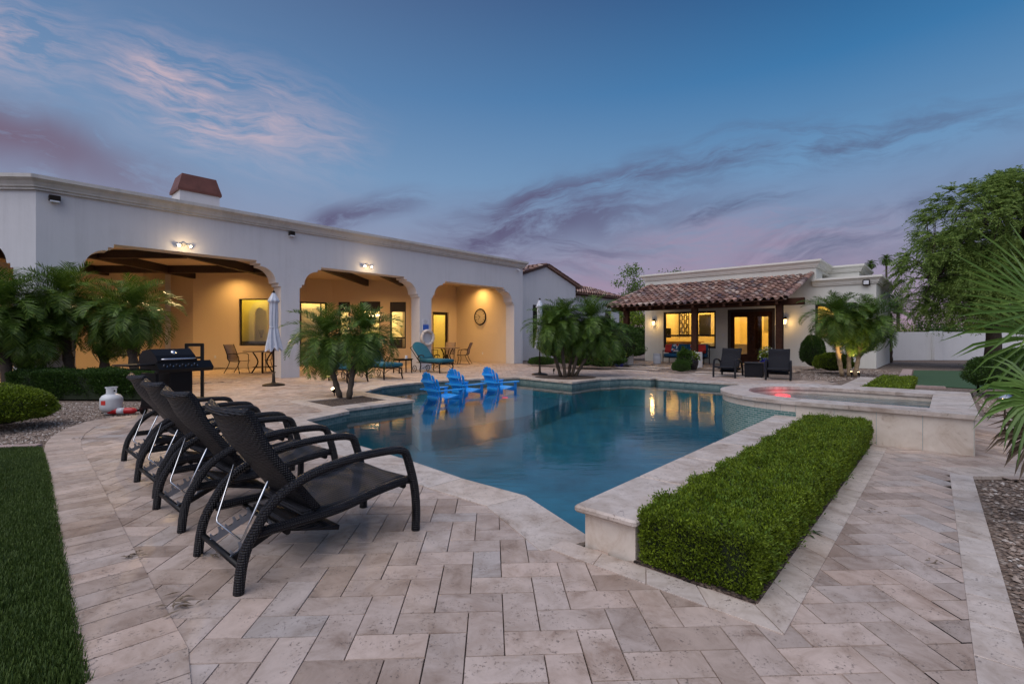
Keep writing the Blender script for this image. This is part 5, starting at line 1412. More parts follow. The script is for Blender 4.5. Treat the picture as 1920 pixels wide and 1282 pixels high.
def make_teal(label, group):
    """local +x points to the foot end"""
    t = thing('cushioned_chaise', label, 'chaise lounge', (0, 0, 0), 0, group); W = .30
    o = dens([(0, -W), (1.22, -W), (1.22, W), (0, W)], 5); pad(MB(), o, lambda u, v, w: (u + .55, v, .36 + w), .13, .94).build('seat_cushion', M['teal_cushion'], t)
    a = R(44); outl = [(0, -W), (.42, -W - .02)] + [(.48 + .36 * math.sin(k), -(W + .02) * math.cos(k)) for k in [PI * i / 14 for i in range(15)]] + [(.42, W + .02), (0, W)]
    pad(MB(), outl, lambda u, v, w: (.60 - u * math.cos(a) - w * math.sin(a) * -1 * .0 + w * math.sin(a) * .6, v, .44 + u * math.sin(a) + w * math.cos(a) * .6), .15, .9).build('back_cushion', M['teal_cushion'], t)
    fr = MB(); 
    for s in (-1, 1): fr.tube(smooth_path([(1.75, s * .28, .33), (1.0, s * .28, .345), (.4, s * .28, .34)], 4), .018, 6)
    for x in (.45, .8, 1.15, 1.5, 1.74): fr.tube([(x, -.28, .335), (x, .28, .335)], .012, 6)
    fr.tube([(.55, -.27, .36), (.0, -.27, .86), (-.08, 0, .98), (.0, .27, .86), (.55, .27, .36)], .016, 6); fr.build('frame', M['metal_bronze'], t)
    for s in (-1, 1):
        MB().tube(smooth_path([(1.66, s * .28, .33), (1.71, s * .30, .24), (1.70, s * .30, .12), (1.74, s * .31, 0)], 4), [.022] * 12 + [.014], 7).build('leg', M['metal_bronze'], t)
        MB().tube(smooth_path([(.62, s * .28, .33), (.66, s * .30, .22), (.62, s * .30, .10), (.66, s * .31, 0)], 4), .020, 7).build('leg', M['metal_bronze'], t)
        MB().tube(smooth_path([(.62, s * .30, .34), (.58, s * .36, .50), (.70, s * .37, .60), (.86, s * .36, .60), (.92, s * .35, .55)], 4), .018, 7).build('armrest', M['metal_bronze'], t)
        MB().tube(smooth_path([(.7, s * .3, .12), (1.1, s * .26, .26), (1.5, s * .26, .26), (1.7, s * .3, .13)], 4), .009, 6).build('scroll', M['metal_bronze'], t)
        w = MB(); w.tube([(.30 + .11 * math.cos(k), s * .30, .115 + .11 * math.sin(k)) for k in [2 * PI * i / 20 for i in range(21)]], .012, 6, up=(0, 1, 0))
        for k in range(5): w.tube([(.30, s * .30, .115), (.30 + .11 * math.cos(k * 1.257), s * .30, .115 + .11 * math.sin(k * 1.257))], .006, 5)
        w.build('wheel', M['metal_bronze'], t)
    return t
gT = 'teal cushioned chaises on the patio edge'
tc = make_teal('teal cushioned chaise with rounded back in full view beside the white pier', gT)
def chaise(o, px, py, ang, lab=None):
    f = G(px, py); d = Vector((math.cos(R(ang)), math.sin(R(ang)), 0)); loc = f - d * 1.74
    if lab: dup(o, loc, R(ang), lab)
    else: o.location = loc; o.rotation_euler = (0, 0, R(ang))
chaise(tc, 838, 699.5, -42)
chaise(tc, 738, 711, -46, 'teal chaise whose foot end shows right of the paired palms'); chaise(tc, 671, 717, -44, 'teal chaise almost hidden behind the paired palms')
c = G(752, 700); t = thing('side_table', 'dark slatted side table between the teal chaises', 'side table', c + Vector((0, .25, 0)), R(40))
b = MB(); [b.box((0, -.22 + .075 * k, .49), (.56, .055, .022)) for k in range(7)]; b.build('tabletop', M['metal_bronze'], t)
for sx in (-1, 1):
    for sy in (-1, 1): MB().tube([(sx * .23, sy * .2, .48), (sx * .24, sy * .21, 0)], .022, 6).build('leg', M['metal_bronze'], t)
MB().box((0, 0, .455), (.5, .44, .04)).build('apron', M['metal_bronze'], t)
c = G(767, 697, 0) + Vector((0, 0, .501)); c = GD(766, 12.6, 0); c.z = .503; c.x, c.y = t.location.x + .12, t.location.y + .02
solo(MB().lathe([(.075, 0), (.08, .008), (.035, .012), (.045, .06), (.05, .10), (.044, .10), (.04, .03)], 16, c=tuple(c)), 'cup', M['white_glaze'], tuple(c), 'white cup on a saucer on the dark side table', 'cup')
# ---- blue adirondack chairs in the water
def make_adir(label, group):
    t = thing('adirondack_chair', label, 'adirondack chair', (0, 0, 0), 0, group)
    for k in range(7):
        u = (k - 3) / 3; yb, yt = u * .20, u * .285; hgt = .74 - .17 * u * u; th = R(22); mb = MB()
        wb, wt_ = .025, .034; z0 = .27
        def q(y, l, w): return (-.02 - l * math.sin(th) * .9 + w + .035 * u * u, y, z0 + l * math.cos(th))
        outl = [(yb - wb, 0), (yb + wb, 0), (yt + wt_, hgt - .03 + (.03 if u < 0 else -.03) * abs(u)), (yt + wt_ * .3, hgt), (yt - wt_ * .3, hgt), (yt - wt_, hgt - .03 + (.03 if u > 0 else -.03) * abs(u))]
        mb.poly(outl, q, -.011, .011); mb.build('back_slat', M['blue_plastic'], t)
    for l, w in ((.30, .50), (.10, .44), (.52, .50)):
        MB().box((-.045 - l * .36, 0, .27 + l * .90), (.022, w, .055)).build('back_rail', M['blue_plastic'], t)
    for k in range(6): MB().box((.03 + k * .088, 0, .30 + k * .016), (.078, .50, .02), tilt=('Y', -.15), bev=.005).build('seat_slat', M['blue_plastic'], t)
    for s in (-1, 1):
        MB().poly([(-.30, 0), (-.22, 0), (.50, .30), (.52, .38), (.46, .40), (-.10, .30)], lambda u, v, w: (u, w, v), s * .262 - .012, s * .262 + .012).build('side_rail', M['blue_plastic'], t)
        MB().poly([(-.20, -.035), (.0, -.05), (.42, -.075), (.56, -.06), (.60, 0), (.56, .06), (.42, .07), (-.20, .03)], lambda u, v, w: (u, s * .33 + v, w), .525, .548).build('arm', M['blue_plastic'], t)
        MB().box((.50, s * .29, .265), (.09, .026, .53), bev=.006).build('front_leg', M['blue_plastic'], t)
    return t
gAd = 'blue adirondack chairs standing in the shallow pool shelf'
ad = make_adir('left blue adirondack chair standing in the water, nearest of the three', gAd)
def wat(px, py):
    y = (1 + .125) * F / (py - CY); return Vector(((px - CX) / F * y * H, y * H, ZW - .34))
def adp(o, px, py, ang, lab=None):
    loc = wat(px, py) + Vector((math.cos(R(ang)), math.sin(R(ang)), 0)) * .12
    if lab: dup(o, loc, R(ang), lab)
    else: o.location = loc; o.rotation_euler = (0, 0, R(ang))
adp(ad, 809, 747, 44); adp(ad, 856, 735, 48, 'middle blue adirondack chair in the water, partly behind the left one'); adp(ad, 921, 729.5, 42, 'right blue adirondack chair standing alone in the water')
# ---- sling dining sets
def make_dining(label, group):
    t = thing('dining_chair', label, 'chair', (0, 0, 0), 0, group)    # faces +x
    for s in (-1, 1):
        y = s * .25
        MB().tube(smooth_path([(-.36, y, 1.0), (-.30, y, .85), (-.22, y, .65), (-.20, y, .5), (-.12, y, .42), (.1, y, .41), (.28, y, .43)], 4), .013, 6).build('side_frame', M['metal_bronze'], t)
        MB().tube(smooth_path([(.24, y, .42), (.20, y, .25), (.26, y, .0)], 4), .013, 6).build('leg', M['metal_bronze'], t)
        MB().tube(smooth_path([(-.12, y, .42), (-.18, y, .25), (-.34, y, .0)], 4), .013, 6).build('leg', M['metal_bronze'], t)
        MB().tube(smooth_path([(-.22, y, .66), (-.05, s * .29, .68), (.16, s * .29, .66), (.22, y, .55), (.22, y, .43)], 4), .014, 6).build('armrest', M['metal_bronze'], t)
    pr = smooth_path([(-.365, 0, 1.0), (-.30, 0, .85), (-.22, 0, .65), (-.19, 0, .5), (-.10, 0, .425), (.1, 0, .415), (.27, 0, .43)], 3); n = len(pr) - 1
    def f(u, v):
        i = u * n; k = min(int(i), n - 1); p = pr[k].lerp(pr[k + 1], i - k); return (p.x, (v - .5) * .48, p.z)
    MB().grid(f, 18, 2, thick=.006).build('sling_seat', M['sling'], t); return t
def make_table(label, group, c):
    t = thing('dining_table', label, 'table', c, 0, group)
    MB().lathe([(.0, .735), (.60, .735), (.62, .745), (.62, .765), (.60, .775), (.0, .775)], 28).build('tabletop', M['tabletop'], t)
    b = MB()
    for k in range(4):
        a = k * PI / 2 + .5; ca_, sa_ = math.cos(a), math.sin(a); b.tube(smooth_path([(.34 * ca_, .34 * sa_, 0), (.26 * ca_, .26 * sa_, .12), (.14 * ca_, .14 * sa_, .4), (.30 * ca_, .30 * sa_, .73)], 4), .026, 6)
    b.tube([(0.3 * math.cos(2 * PI * k / 16), .3 * math.sin(2 * PI * k / 16), .2) for k in range(17)], .012, 6); b.build('base', M['metal_bronze'], t); return t
gD1 = 'sling dining chairs under the first arch'; gD2 = 'sling dining chairs under the third arch'
dc = make_dining('sling dining chair left of the table under the first arch, turned to the right', gD1)
T1 = GD(492, 13.7, 0); make_table('round patio dining table under the first arch behind the closed umbrella', 'round patio dining tables', T1)
dc.location = GD(446, 13.6, 0); dc.rotation_euler = (0, 0, R(-8))
dup(dc, T1 + Vector((.05, .85, 0)), R(-92), 'sling dining chair behind the table under the first arch'); dup(dc, T1 + Vector((.80, -.05, 0)), R(178), 'sling dining chair right of the table under the first arch, hidden by the umbrella')
T2 = GD(838, 18.2, 0); make_table('round patio dining table under the third arch near the clock wall', 'round patio dining tables', T2)
dup(dc, T2 + Vector((.80, -.02, 0)), R(172), 'sling dining chair right of the table under the clock, seen in profile', gD2); dup(dc, T2 + Vector((-.02, .9, 0)), R(-94), 'sling dining chair behind the table under the third arch', gD2); dup(dc, T2 + Vector((-.70, -.45, 0)), R(60), 'sling dining chair left of the table beside the white pier, its back to us', gD2)
# ---- umbrellas
def umbrella(base, hgt, label, r=.165, zb=.95):
    t = thing('patio_umbrella', label, 'umbrella', base, 0, 'closed patio umbrellas')
    MB().lathe([(.27, 0), (.27, .025), (.20, .05), (.06, .07), (.04, .11), (.03, .35)], 28).build('base', M['metal_bronze'], t)
    b = MB(); b.tube([(0, 0, .05), (0, 0, hgt - .03)], .022, 10); b.tube([(.02, 0, .5), (.075, 0, .5)], .012, 6); b.tube([(.02, 0, .34), (.05, 0, .34)], .014, 6); b.build('pole', M['metal_bronze'], t)
    def f(u, v):
        z = hgt - .02 - u * (hgt - zb); a = 2 * PI * v
        if u < .16: r0 = .035 + .55 * u * r / .16 * 1.35
        elif u < .55: r0 = r * (.62 - .10 * (u - .16))
        elif u < .62: r0 = r * .56
        else: r0 = r * (.56 + .55 * (u - .62) / .38)
        pl = 1 + (.10 + .30 * max(0, u - .1)) * math.sin(8 * a + 2.2 * math.sin(3 * u)) * (.7 + .3 * math.sin(3 * a)); zz = z - (.05 * math.sin(8 * a) if u > .97 else 0)
        return (r0 * pl * math.cos(a), r0 * pl * math.sin(a), zz)
    MB().grid(f, 40, 96).build('canopy', M['umbrella_cloth'], t)
    MB().lathe([(.0, hgt + .05), (.03, hgt + .03), (.035, hgt - .02), (.0, hgt - .04)][::-1], 12).build('finial', M['metal_bronze'], t)
    MB().lathe([(r * .60, zb + .38 * (hgt - zb) + .015), (r * .61, zb + .38 * (hgt - zb) - .015)], 20).build('strap', M['umbrella_cloth'], t)
    return t
umbrella(G(513, 722.5), 1.93 * H, 'closed pale blue-grey umbrella in front of the white pier between the first arches')
umbrella(G(1012, 702.5), 2.0 * H, 'closed pale umbrella half hidden by the palm clump beyond the pool', r=.13)
# ---- barbecue grill
c = GD(316, 6.45, 0)
t = thing('barbecue_grill', 'black gas barbecue grill with steel handle behind the loungers', 'grill', c, R(66)); t.scale = (.92,) * 3
K = .86
def gb(mb, x, y, z, dx, dy, dz, **k): return mb.box((x, y, z), (dx, dy, dz), **k)
b = MB(); gb(b, .10, .02, .44, .40, .46, .60, bev=.01); b.build('cabinet', M['metal_black'], t)
b = MB(); gb(b, -.30, .02, .42, .05, .42, .62); gb(b, -.10, .02, .16, .46, .44, .03); b.build('cart_frame', M['metal_black'], t)
b = MB(); b.poly([(-.25, .78), (.25, .78), (.25, .90), (-.25, .90)], lambda u, v, w: (w, u, v), -.33, .33); b.build('firebox', M['metal_black'], t)
b = MB(); lid = [(-.27, .90), (.26, .90), (.26, 1.02), (.16, 1.12), (-.06, 1.15), (-.20, 1.04), (-.27, .95)]
b.poly(lid, lambda u, v, w: (w, u, v), -.34, .34); b.build('lid', M['metal_black'], t)
b = MB(); b.tube(smooth_path([(-.25, -.245, .965), (-.25, -.32, .975), (.25, -.32, .975), (.25, -.245, .965)], 3), .014, 8); b.build('handle', M['chrome'], t)
MB().lathe([(.045, 0), (.045, .01), (.0, .014)], 16, M=Matrix.Translation((0, -.145, 1.085)) @ Matrix.Rotation(R(52), 4, 'X')).build('thermometer', M['chrome'], t)
b = MB(); b.poly([(-.36, .80), (-.25, .93), (-.25, .78), (-.32, .74)], lambda u, v, w: (w, u, v), -.36, .60); b.build('control_panel', M['metal_black'], t)
for k in range(6):
    x = -.24 + k * .105; kn = MB(); n_ = Vector((0, -.76, .64)); p0 = Vector((x, -.312, .86)); kn.tube([p0, p0 + n_ * .035], .026, 14, smooth=False); kk = kn.build('knob', M['metal_black'], t)
    MB().tube([p0 + n_ * .0, p0 + n_ * .012], .034, 16, smooth=False).build('bezel', M['chrome'], kk)
b = MB(); gb(b, -.56, .0, .885, .42, .46, .025, bev=.005); b.build('side_shelf', M['metal_black'], t)
b = MB(); gb(b, .50, .02, .885, .28, .44, .025, bev=.005); b.build('side_shelf', M['metal_black'], t)
b = MB(); b.tube([(-.76, -.2, .83), (-.40, -.2, .80)], .012, 6); b.build('towel_rail', M['metal_black'], t)
for x, y in ((-.30, -.17), (-.30, .20), (.28, -.17), (.28, .20)):
    MB().lathe([(.0, -.02), (.085, -.02), (.085, .02), (.0, .02)], 20, M=Matrix.Translation((x, y, .085)) @ Matrix.Rotation(PI / 2, 4, 'Y')).build('wheel', M['metal_black'], t)
# dark framed stand behind the grill
c = GD(352, 7.6, 0); t = thing('metal_stand', 'dark open metal frame standing behind the grill', 'stand', c, R(10)); b = MB()
for x in (-.02, .26): b.box((x, 0, .56), (.05, .05, 1.12))
b.box((.12, 0, 1.10), (.32, .05, .06)); b.box((.12, 0, .85), (.28, .04, .04)); b.build('frame', M['metal_black'], t)
b = MB(); b.box((.17, .1, .03), (.50, .30, .06)); b.build('foot', M['metal_black'], t)
# propane tanks and the extinguisher
def tank(c, label):
    t = thing('propane_tank', label, 'gas tank', c, R(20), 'white propane tanks')
    MB().lathe([(.095, 0), (.10, .03), (.10, .035)], 24).build('foot_ring', M['tank_white'], t)
    MB().lathe([(.05, .025), (.12, .045), (.150, .09), (.152, .14), (.152, .235), (.15, .26), (.12, .305), (.06, .33), (.02, .335)], 32).build('body', M['tank_white'], t)
    b = MB()
    for a0, a1 in ((50, 130), (230, 310)):
        n = 10; pts = [R(a0 + (a1 - a0) * k / n) for k in range(n + 1)]
        for k in range(n):
            p, q = pts[k], pts[k + 1]; b.hexa([(r_ * math.cos(a), r_ * math.sin(a), z) for z in (.31, .42) for a, r_ in ((p, .074), (p, .080), (q, .080), (q, .074))])
    for k in range(24):
        p, q = 2 * PI * k / 24, 2 * PI * (k + 1) / 24; b.hexa([(r_ * math.cos(a), r_ * math.sin(a), z) for z in (.4205, .438) for a, r_ in ((p, .070), (p, .084), (q, .084), (q, .070))])
    b.build('collar', M['tank_white'], t)
    b = MB(); b.tube([(0, 0, .33), (0, 0, .40)], .018, 10); b.tube([(-.03, 0, .375), (.05, 0, .375)], .014, 8); b.tube([(0, 0, .40), (0, 0, .415)], .03, 12); b.build('valve', M['metal_bronze'], t)
    v = MB(); v.grid(lambda u, w: (.1532 * math.cos(R(-130 + 30 * u)), .1532 * math.sin(R(-130 + 30 * u)), .16 + .07 * w), 6, 1); v.build('warning_label', M['pillow_red'], t); return t
tank(G(209, 775.5), 'white propane tank standing on the gravel beside the red fire extinguisher')
tank(G(306, 757), 'white propane tank under the grill, glimpsed between the lounger backs')
c = G(230, 776); t = thing('fire_extinguisher', 'red fire extinguisher lying on its side by the propane tank', 'fire extinguisher', c, R(12))
Rt = Matrix.Translation((0, 0, .052)) @ Matrix.Rotation(PI / 2, 4, 'Y')
MB().lathe([(.0, -.21), (.045, -.20), (.05, -.18), (.05, .14), (.042, .175), (.02, .195), (.018, .215)], 20, M=Rt).build('cylinder', M['ext_red'], t)
MB().lathe([(.0507, -.07), (.0507, .03)], 20, M=Rt).build('paper_label', M['sign_white'], t)
b = MB(); b.tube([(-.0 - .21 + .0, 0, .052), (-.25, 0, .052)], .016, 8)
b = MB(); b.box((.235, 0, .055), (.05, .03, .035)); b.tube([(.24, 0, .07), (.31, 0, .085)], .009, 6); b.tube([(.24, 0, .045), (.30, .0, .035)], .008, 6); b.build('lever', M['metal_black'], t)
b = MB(); b.tube(smooth_path([(.23, .01, .04), (.10, .075, .03), (-.15, .085, .025), (-.33, .04, .02)], 4), .010, 6); b.build('hose', M['metal_black'], t)
# ---- porch furniture
sc_ = GP(Plane(GP(0, 2.35), D2).u(1286), 2.35); t = thing('outdoor_sofa', 'blue cushioned outdoor sofa with dark metal frame under the porch window', 'sofa', sc_, math.atan2(-D1.y, -D1.x)); Wd = .98
b = MB()
for s in (-1, 1):
    for x in (.36, -.34): b.tube([(x, s * Wd, 0), (x, s * Wd, .60 if x > 0 else .86)], .022, 6)
    b.tube([(-.36, s * Wd, .60), (.38, s * Wd, .60)], .022, 6); b.tube([(-.34, s * Wd, .28), (.36, s * Wd, .28)], .02, 6)
b.box((0, 0, .28), (.74, Wd * 2, .04)); b.tube([(-.35, -Wd, .86), (-.35, Wd, .86)], .02, 6)
b.tube([(.36, 0, 0), (.36, 0, .28)], .02, 6); b.build('frame', M['metal_black'], t)
for s in (-1, 1):
    o = dens([(-.30, -.46), (.40, -.46), (.40, .46), (-.30, .46)], 4); pad(MB(), o, lambda u, v, w: (u, v + s * .475, .305 + w), .16, .93).build('seat_cushion', M['sofa_blue'], t)
    o = dens([(0, -.46), (.46, -.46), (.46, .46), (0, .46)], 4); pad(MB(), o, lambda u, v, w: (-.30 - u * .18 + w, v + s * .475, .46 + u), .16, .9).build('back_cushion', M['sofa_blue'], t)
def pillow(c, rz, tilt, mat, label, s=.19):
    o = dens([(-s, -s), (s, -s), (s * .97, s), (-s * .97, s)], 5); mb = MB(); Mx = Matrix.Rotation(rz, 4, 'Z') @ Matrix.Rotation(tilt, 4, 'Y')
    pad(mb, o, lambda u, v, w: Mx @ Vector((w - .07, u, v)), .15, .86); o_ = mb.build('throw_pillow', M[mat]); o_.location = c; tag(o_, label, 'pillow')
az = math.atan2(-D1.y, -D1.x)
def SP(x, y, z): return t.location + Matrix.Rotation(az, 4, 'Z') @ Vector((x, y, z))
pillow(SP(.10, .78, .70), az + .35, -.25, 'pillow_red', 'red throw pillow at the left end of the blue sofa'); pillow(SP(.14, .46, .70), az - .1, -.3, 'pillow_pattern', 'white, red and blue patterned pillow beside the left red pillow')
pillow(SP(.10, -.80, .70), az - .3, -.25, 'pillow_red', 'red throw pillow at the right end of the blue sofa'); pillow(SP(.08, -.52, .72), az + .2, -.25, 'pillow_pattern', 'patterned pillow beside the right red pillow, partly behind the porch post')
c = G(1232, 681.5); MBs = MB().lathe([(.17, 0), (.18, .03), (.165, .06), (.19, .16), (.20, .24), (.19, .32), (.165, .42), (.18, .45), (.17, .48), (.0, .49)], 28, c=tuple(c)); solo(MBs, 'garden_stool', M['white_glaze'], tuple(c), 'white ceramic garden stool against the guest house wall', 'stool')
def pot(c, r, h_, mat, label, plant, hh):
    t = thing('plant_pot', label, 'potted plant', c, 0)
    MB().lathe([(r * .62, 0), (r * .70, .02), (r * .95, h_ * .45), (r, h_ * .75), (r * .90, h_ * .93), (r * .98, h_), (r * .86, h_), (r * .80, h_ * .88), (0, h_ * .86)], 28).build('pot', M[mat], t)
    n = 700; d = rng.normal(0, 1, (n, 3)); d /= np.linalg.norm(d, axis=1)[:, None]; d[:, 2] = np.abs(d[:, 2]); P = d * np.array([r * 1.05, r * 1.05, hh]) * rng.uniform(.5, 1.1, (n, 1)); P[:, 2] += h_ * .9
    V, Fc = leaves(P, d, .075, .5, .6); np_mesh('foliage', V, Fc, M['leaf_hedge'], t)
    n = 70; k = rng.integers(0, len(P), n); V, Fc = leaves(P[k] * np.array([1.06, 1.06, 1.04]), d[k], .055, .9, .8); np_mesh('blossoms', V, Fc, M[plant], t); return t
pot(G(1161, 687.5), .25, .48, 'cobalt', 'cobalt blue glazed pot with pale flowers beside the left white plinth', 'petal_white', .30)
pot(G(1299, 693), .21, .44, 'black_glaze', 'dark glazed pot with white flowers beside the middle white plinth', 'petal_white', .28)
pot(GP(4.72, -.35), .24, .5, 'cobalt', 'dark blue pot with white flowers between the wicker chairs and the right porch post', 'petal_white', .42)
pot(GP(5.0, -.62), .16, .3, 'black_glaze', 'small dark pot with pink blossoms at the foot of the first porch plinth', 'petal_red', .2).location = G(1147, 684.5)

# ================================================================ FIXTURES
def flood(s, z, label):
    p = HP(s, -.0, z); t = thing('floodlight', label, 'floodlight', p, AD1, 'twin floodlights on the arcade wall')
    MB().lathe([(.0, .0), (.055, .0), (.055, .035), (.0, .035)], 16, M=Matrix.Rotation(PI / 2, 4, 'X')).build('back_plate', M['plastic_grey'], t)
    for k, sx in enumerate((-1, 1)):
        a = Vector((sx * .05, -.04, 0)); d = Vector((sx * .55, -.6, -.45)).normalized(); e = a + d * .14
        hd = MB().tube([a, a + d * .05, a + d * .10, e], [.018, .02, .042, .050], 14).build('lamp_head', M['plastic_grey'], t)
        MB().tube([e, e + d * .004], .030, 14, smooth=False).build('lens', M['lamp_flood'], hd)
    q = p - DN * .0 + D2 * .30 + Vector((0, 0, -.10)); light('flood_lamp', 'POINT', q, 6, (1, .68, .34), shadow_soft_size=.05)
    for sx in (-1, 1):
        l = light('flood_spot', 'SPOT', p + D2 * .22 + D1 * sx * .12 + Vector((0, 0, -.06)), 170, (1, .66, .32), spot_size=R(120), spot_blend=.8, shadow_soft_size=.04)
        d = (D2 * .8 + D1 * sx * .55 + Vector((0, 0, -.75))).normalized(); l.rotation_euler = d.to_track_quat('-Z', 'Y').to_euler()
flood(-11.08, 2.98, 'lit twin floodlight above the first patio arch, below the chimney'); flood(-6.71, 3.02, 'lit twin floodlight above the second patio arch')
def wallpack(p, rz, label, w=.20):
    t = thing('wall_light', label, 'wall light', p, rz, 'unlit wall lights below the cornices'); MB().box((0, -.07, .03), (w, .14, .12), bev=.01).build('housing', M['metal_bronze'], t); MB().box((0, -.08, -.045), (w * .8, .12, .03)).build('lens', M['white_glaze'], t)
wallpack(HP(-13.09, 0, 3.49), AD1, 'unlit dark box light near the left corner of the main house'); wallpack(HP(-8.81, 0, 3.53), AD1, 'small unlit light above the pier between the first two arches', .15)
p = HP(-.34, 0, 3.54); t = thing('security_camera', 'white security camera at the right end of the arcade wall', 'camera', p, AD1)
MB().box((0, -.05, 0), (.08, .10, .06), bev=.01).build('bracket', M['sign_white'], t); MB().tube([(.02, -.08, -.03), (-.02, -.22, -.05)], .04, 12).build('housing', M['sign_white'], t)
p = gf.P(gf.u(1625), gf.z(1625, 530), 0); t = thing('wall_light', 'square floodlight under the right cornice of the guest house', 'wall light', p, math.atan2(D2.y, D2.x), 'unlit wall lights below the cornices')
MB().box((0, -.08, 0), (.24, .16, .22), bev=.012).build('housing', M['metal_bronze'], t); MB().box((0, -.165, 0), (.17, .012, .15)).build('lens', M['sign_white'], t)
def sconce(px, py, label):
    p = gf.P(gf.u(px), gf.z(px, py), 0); t = thing('wall_lantern', label, 'wall lantern', p, math.atan2(D2.y, D2.x), 'lit lanterns on the guest house wall')
    b = MB(); b.box((0, -.012, .12), (.09, .024, .18), bev=.006); b.tube(smooth_path([(0, -.02, .18), (0, -.10, .26), (0, -.15, .20)], 4), .010, 6); b.build('bracket', M['metal_bronze'], t)
    MB().lathe([(.0, .20), (.05, .17), (.10, .12), (.10, .105), (.0, .105)][::-1], 8, c=(0, -.15, 0)).build('roof', M['metal_bronze'], t)
    MB().lathe([(.05, -.12), (.075, .02), (.085, .10)], 8, c=(0, -.15, 0)).build('glass', M['lamp_soft'], t)
    b = MB(); [b.tube([(.052 * math.cos(a), -.15 + .052 * math.sin(a), -.12), (.088 * math.cos(a), -.15 + .088 * math.sin(a), .10)], .006, 4) for a in [k * PI / 4 for k in range(8)]]; b.lathe([(0, -.16), (.04, -.14), (.055, -.12), (0, -.12)], 8, c=(0, -.15, 0)); b.build('cage', M['metal_bronze'], t)
    light('lantern_lamp', 'POINT', p + gf.N * .30 + Vector((0, 0, -.02)), 11, (1, .58, .18), shadow_soft_size=.08)
sconce(1227.5, 606, 'lit lantern on the guest house wall left of the window'); sconce(1473, 603, 'lit lantern on the guest house wall just behind the right porch post')
# clock, life ring, sign
u = p_clock.u(901); z = p_clock.z(901, 594); p = p_clock.P(u, z, 0)
t = thing('wall_clock', 'large round clock on the warm lit wall under the third arch', 'clock', p, math.atan2(p_clock.U.y, p_clock.U.x)); RX = Matrix.Rotation(PI / 2, 4, 'X')
MB().lathe([(.0, 0), (.40, 0), (.42, .02), (.40, .06), (.36, .045), (.36, .0)], 40, M=RX, cap=False).build('rim', M['metal_bronze'], t)
MB().lathe([(.0, .032), (.365, .032)], 40, M=RX).build('face', M['clock_face'], t)
b = MB()
for k in range(12):
    a = k * PI / 6; b.box((.29 * math.sin(a), -.038, .29 * math.cos(a)), (.022, .006, .08), tilt=('Y', a))
b.build('hour_marks', M['interior_dark'], t)
b = MB(); b.box((-.07, -.045, .05), (.02, .006, .20), tilt=('Y', R(-55))); b.box((-.055, -.048, -.07), (.016, .006, .22), tilt=('Y', R(40))); b.build('hands', M['interior_dark'], t)
p = HP(-4.60, -.0, fac.z(800, 633)); t = thing('life_ring', 'white life ring hanging on the pier between the second and third arches', 'life ring', p + D2 * .06, AD1)
MB().tube([(.27 * math.cos(a), 0, .27 * math.sin(a)) for a in [2 * PI * k / 32 for k in range(33)]], .062, 12, cap=False, up=(0, 1, 0)).build('ring', M['ring_white'], t)
b = MB()
for k in range(4):
    a0 = k * PI / 2 + .78; b.tube([(.27 * math.cos(a0 + d) + 0 * d, .0 + .066 * math.cos(q), .27 * math.sin(a0 + d)) if False else ((.27 + .066 * math.cos(q)) * math.cos(a0), -.066 * math.sin(q), (.27 + .066 * math.cos(q)) * math.sin(a0)) for q in [2 * PI * j / 12 for j in range(13)] for d in (0,)], .010, 5, cap=False)
b.build('bands', M['sling'], t)
p = HP(-4.64, 0, fac.z(798, 611)); t = thing('pool_sign', 'small blue and white pool notice above the life ring', 'sign', p, AD1)
MB().box((0, -.008, .03), (.32, .014, .46), bev=.003).build('board', M['sign_white'], t)
MB().box((0, -.0165, -.06), (.28, .003, .20)).build('blue_field', M['sign_blue'], t)
b = MB(); random.seed(2)
for r_ in range(3): b.box((0, -.0165, .21 - r_ * .05), (.22 - .04 * r_, .003, .014))
b.build('text_lines', M['plastic_grey'], t)
b = MB(); [b.box((-.09 + .06 * k, -.0165, .06), (.035, .003, .03)) for k in range(4)]; b.build('pictograms', M['sign_blue'], t)
def outlet(pl, px, py, lab):
    p = pl.P(pl.u(px), pl.z(px, py), 0); b = MB(); b.box((0, -.006, 0), (.075, .012, .115), bev=.003); b.box((0, -.0135, .025), (.03, .004, .025)); b.box((0, -.0135, -.025), (.03, .004, .025)); o = b.build('outlet', M['sign_white']); o.location = p; o.rotation_euler = (0, 0, math.atan2(pl.U.y, pl.U.x)); tag(o, lab, 'outlet', 'electric outlets')
outlet(p_arch, 403.5, 669, 'white outlet low on the patio wall between grill and dining table'); outlet(p_clock, 905, 662, 'white outlet low on the wall below the clock'); outlet(gf, 1356, 628, 'pale switch plate on the guest house wall between window and doors')
# garden lights
def uplight(px, py, label, lit=True, aim=None, pw=25):
    c = G(px, py); t = thing('garden_spotlight', label, 'spotlight', c, 0, 'small garden spotlights'); d = Vector(aim).normalized() if aim else Vector((.2, .1, 1)).normalized()
    MB().tube([(0, 0, 0), (0, 0, .08)], .010, 6).build('stake', M['metal_bronze'], t); MB().tube([Vector((0, 0, .08)), Vector((0, 0, .08)) + d * .10], [.03, .038], 12).build('housing', M['metal_bronze'], t)
    if lit:
        e = Vector((0, 0, .08)) + d * .101; MB().tube([e, e + d * .004], .032, 12, smooth=False).build('lens', M['lamp_warm'], t)
        l = light('garden_lamp', 'SPOT', c + e + d * .02, pw, (1, .66, .26), spot_size=R(75), spot_blend=.7, shadow_soft_size=.03); l.rotation_euler = d.to_track_quat('-Z', 'Y').to_euler()
uplight(627, 742, 'glowing spotlight beside the paired palms in the bark bed', True, (-.1, -.35, .5), 6); uplight(1038, 700.5, 'small dark spotlight left of the palm clump trunks', False)
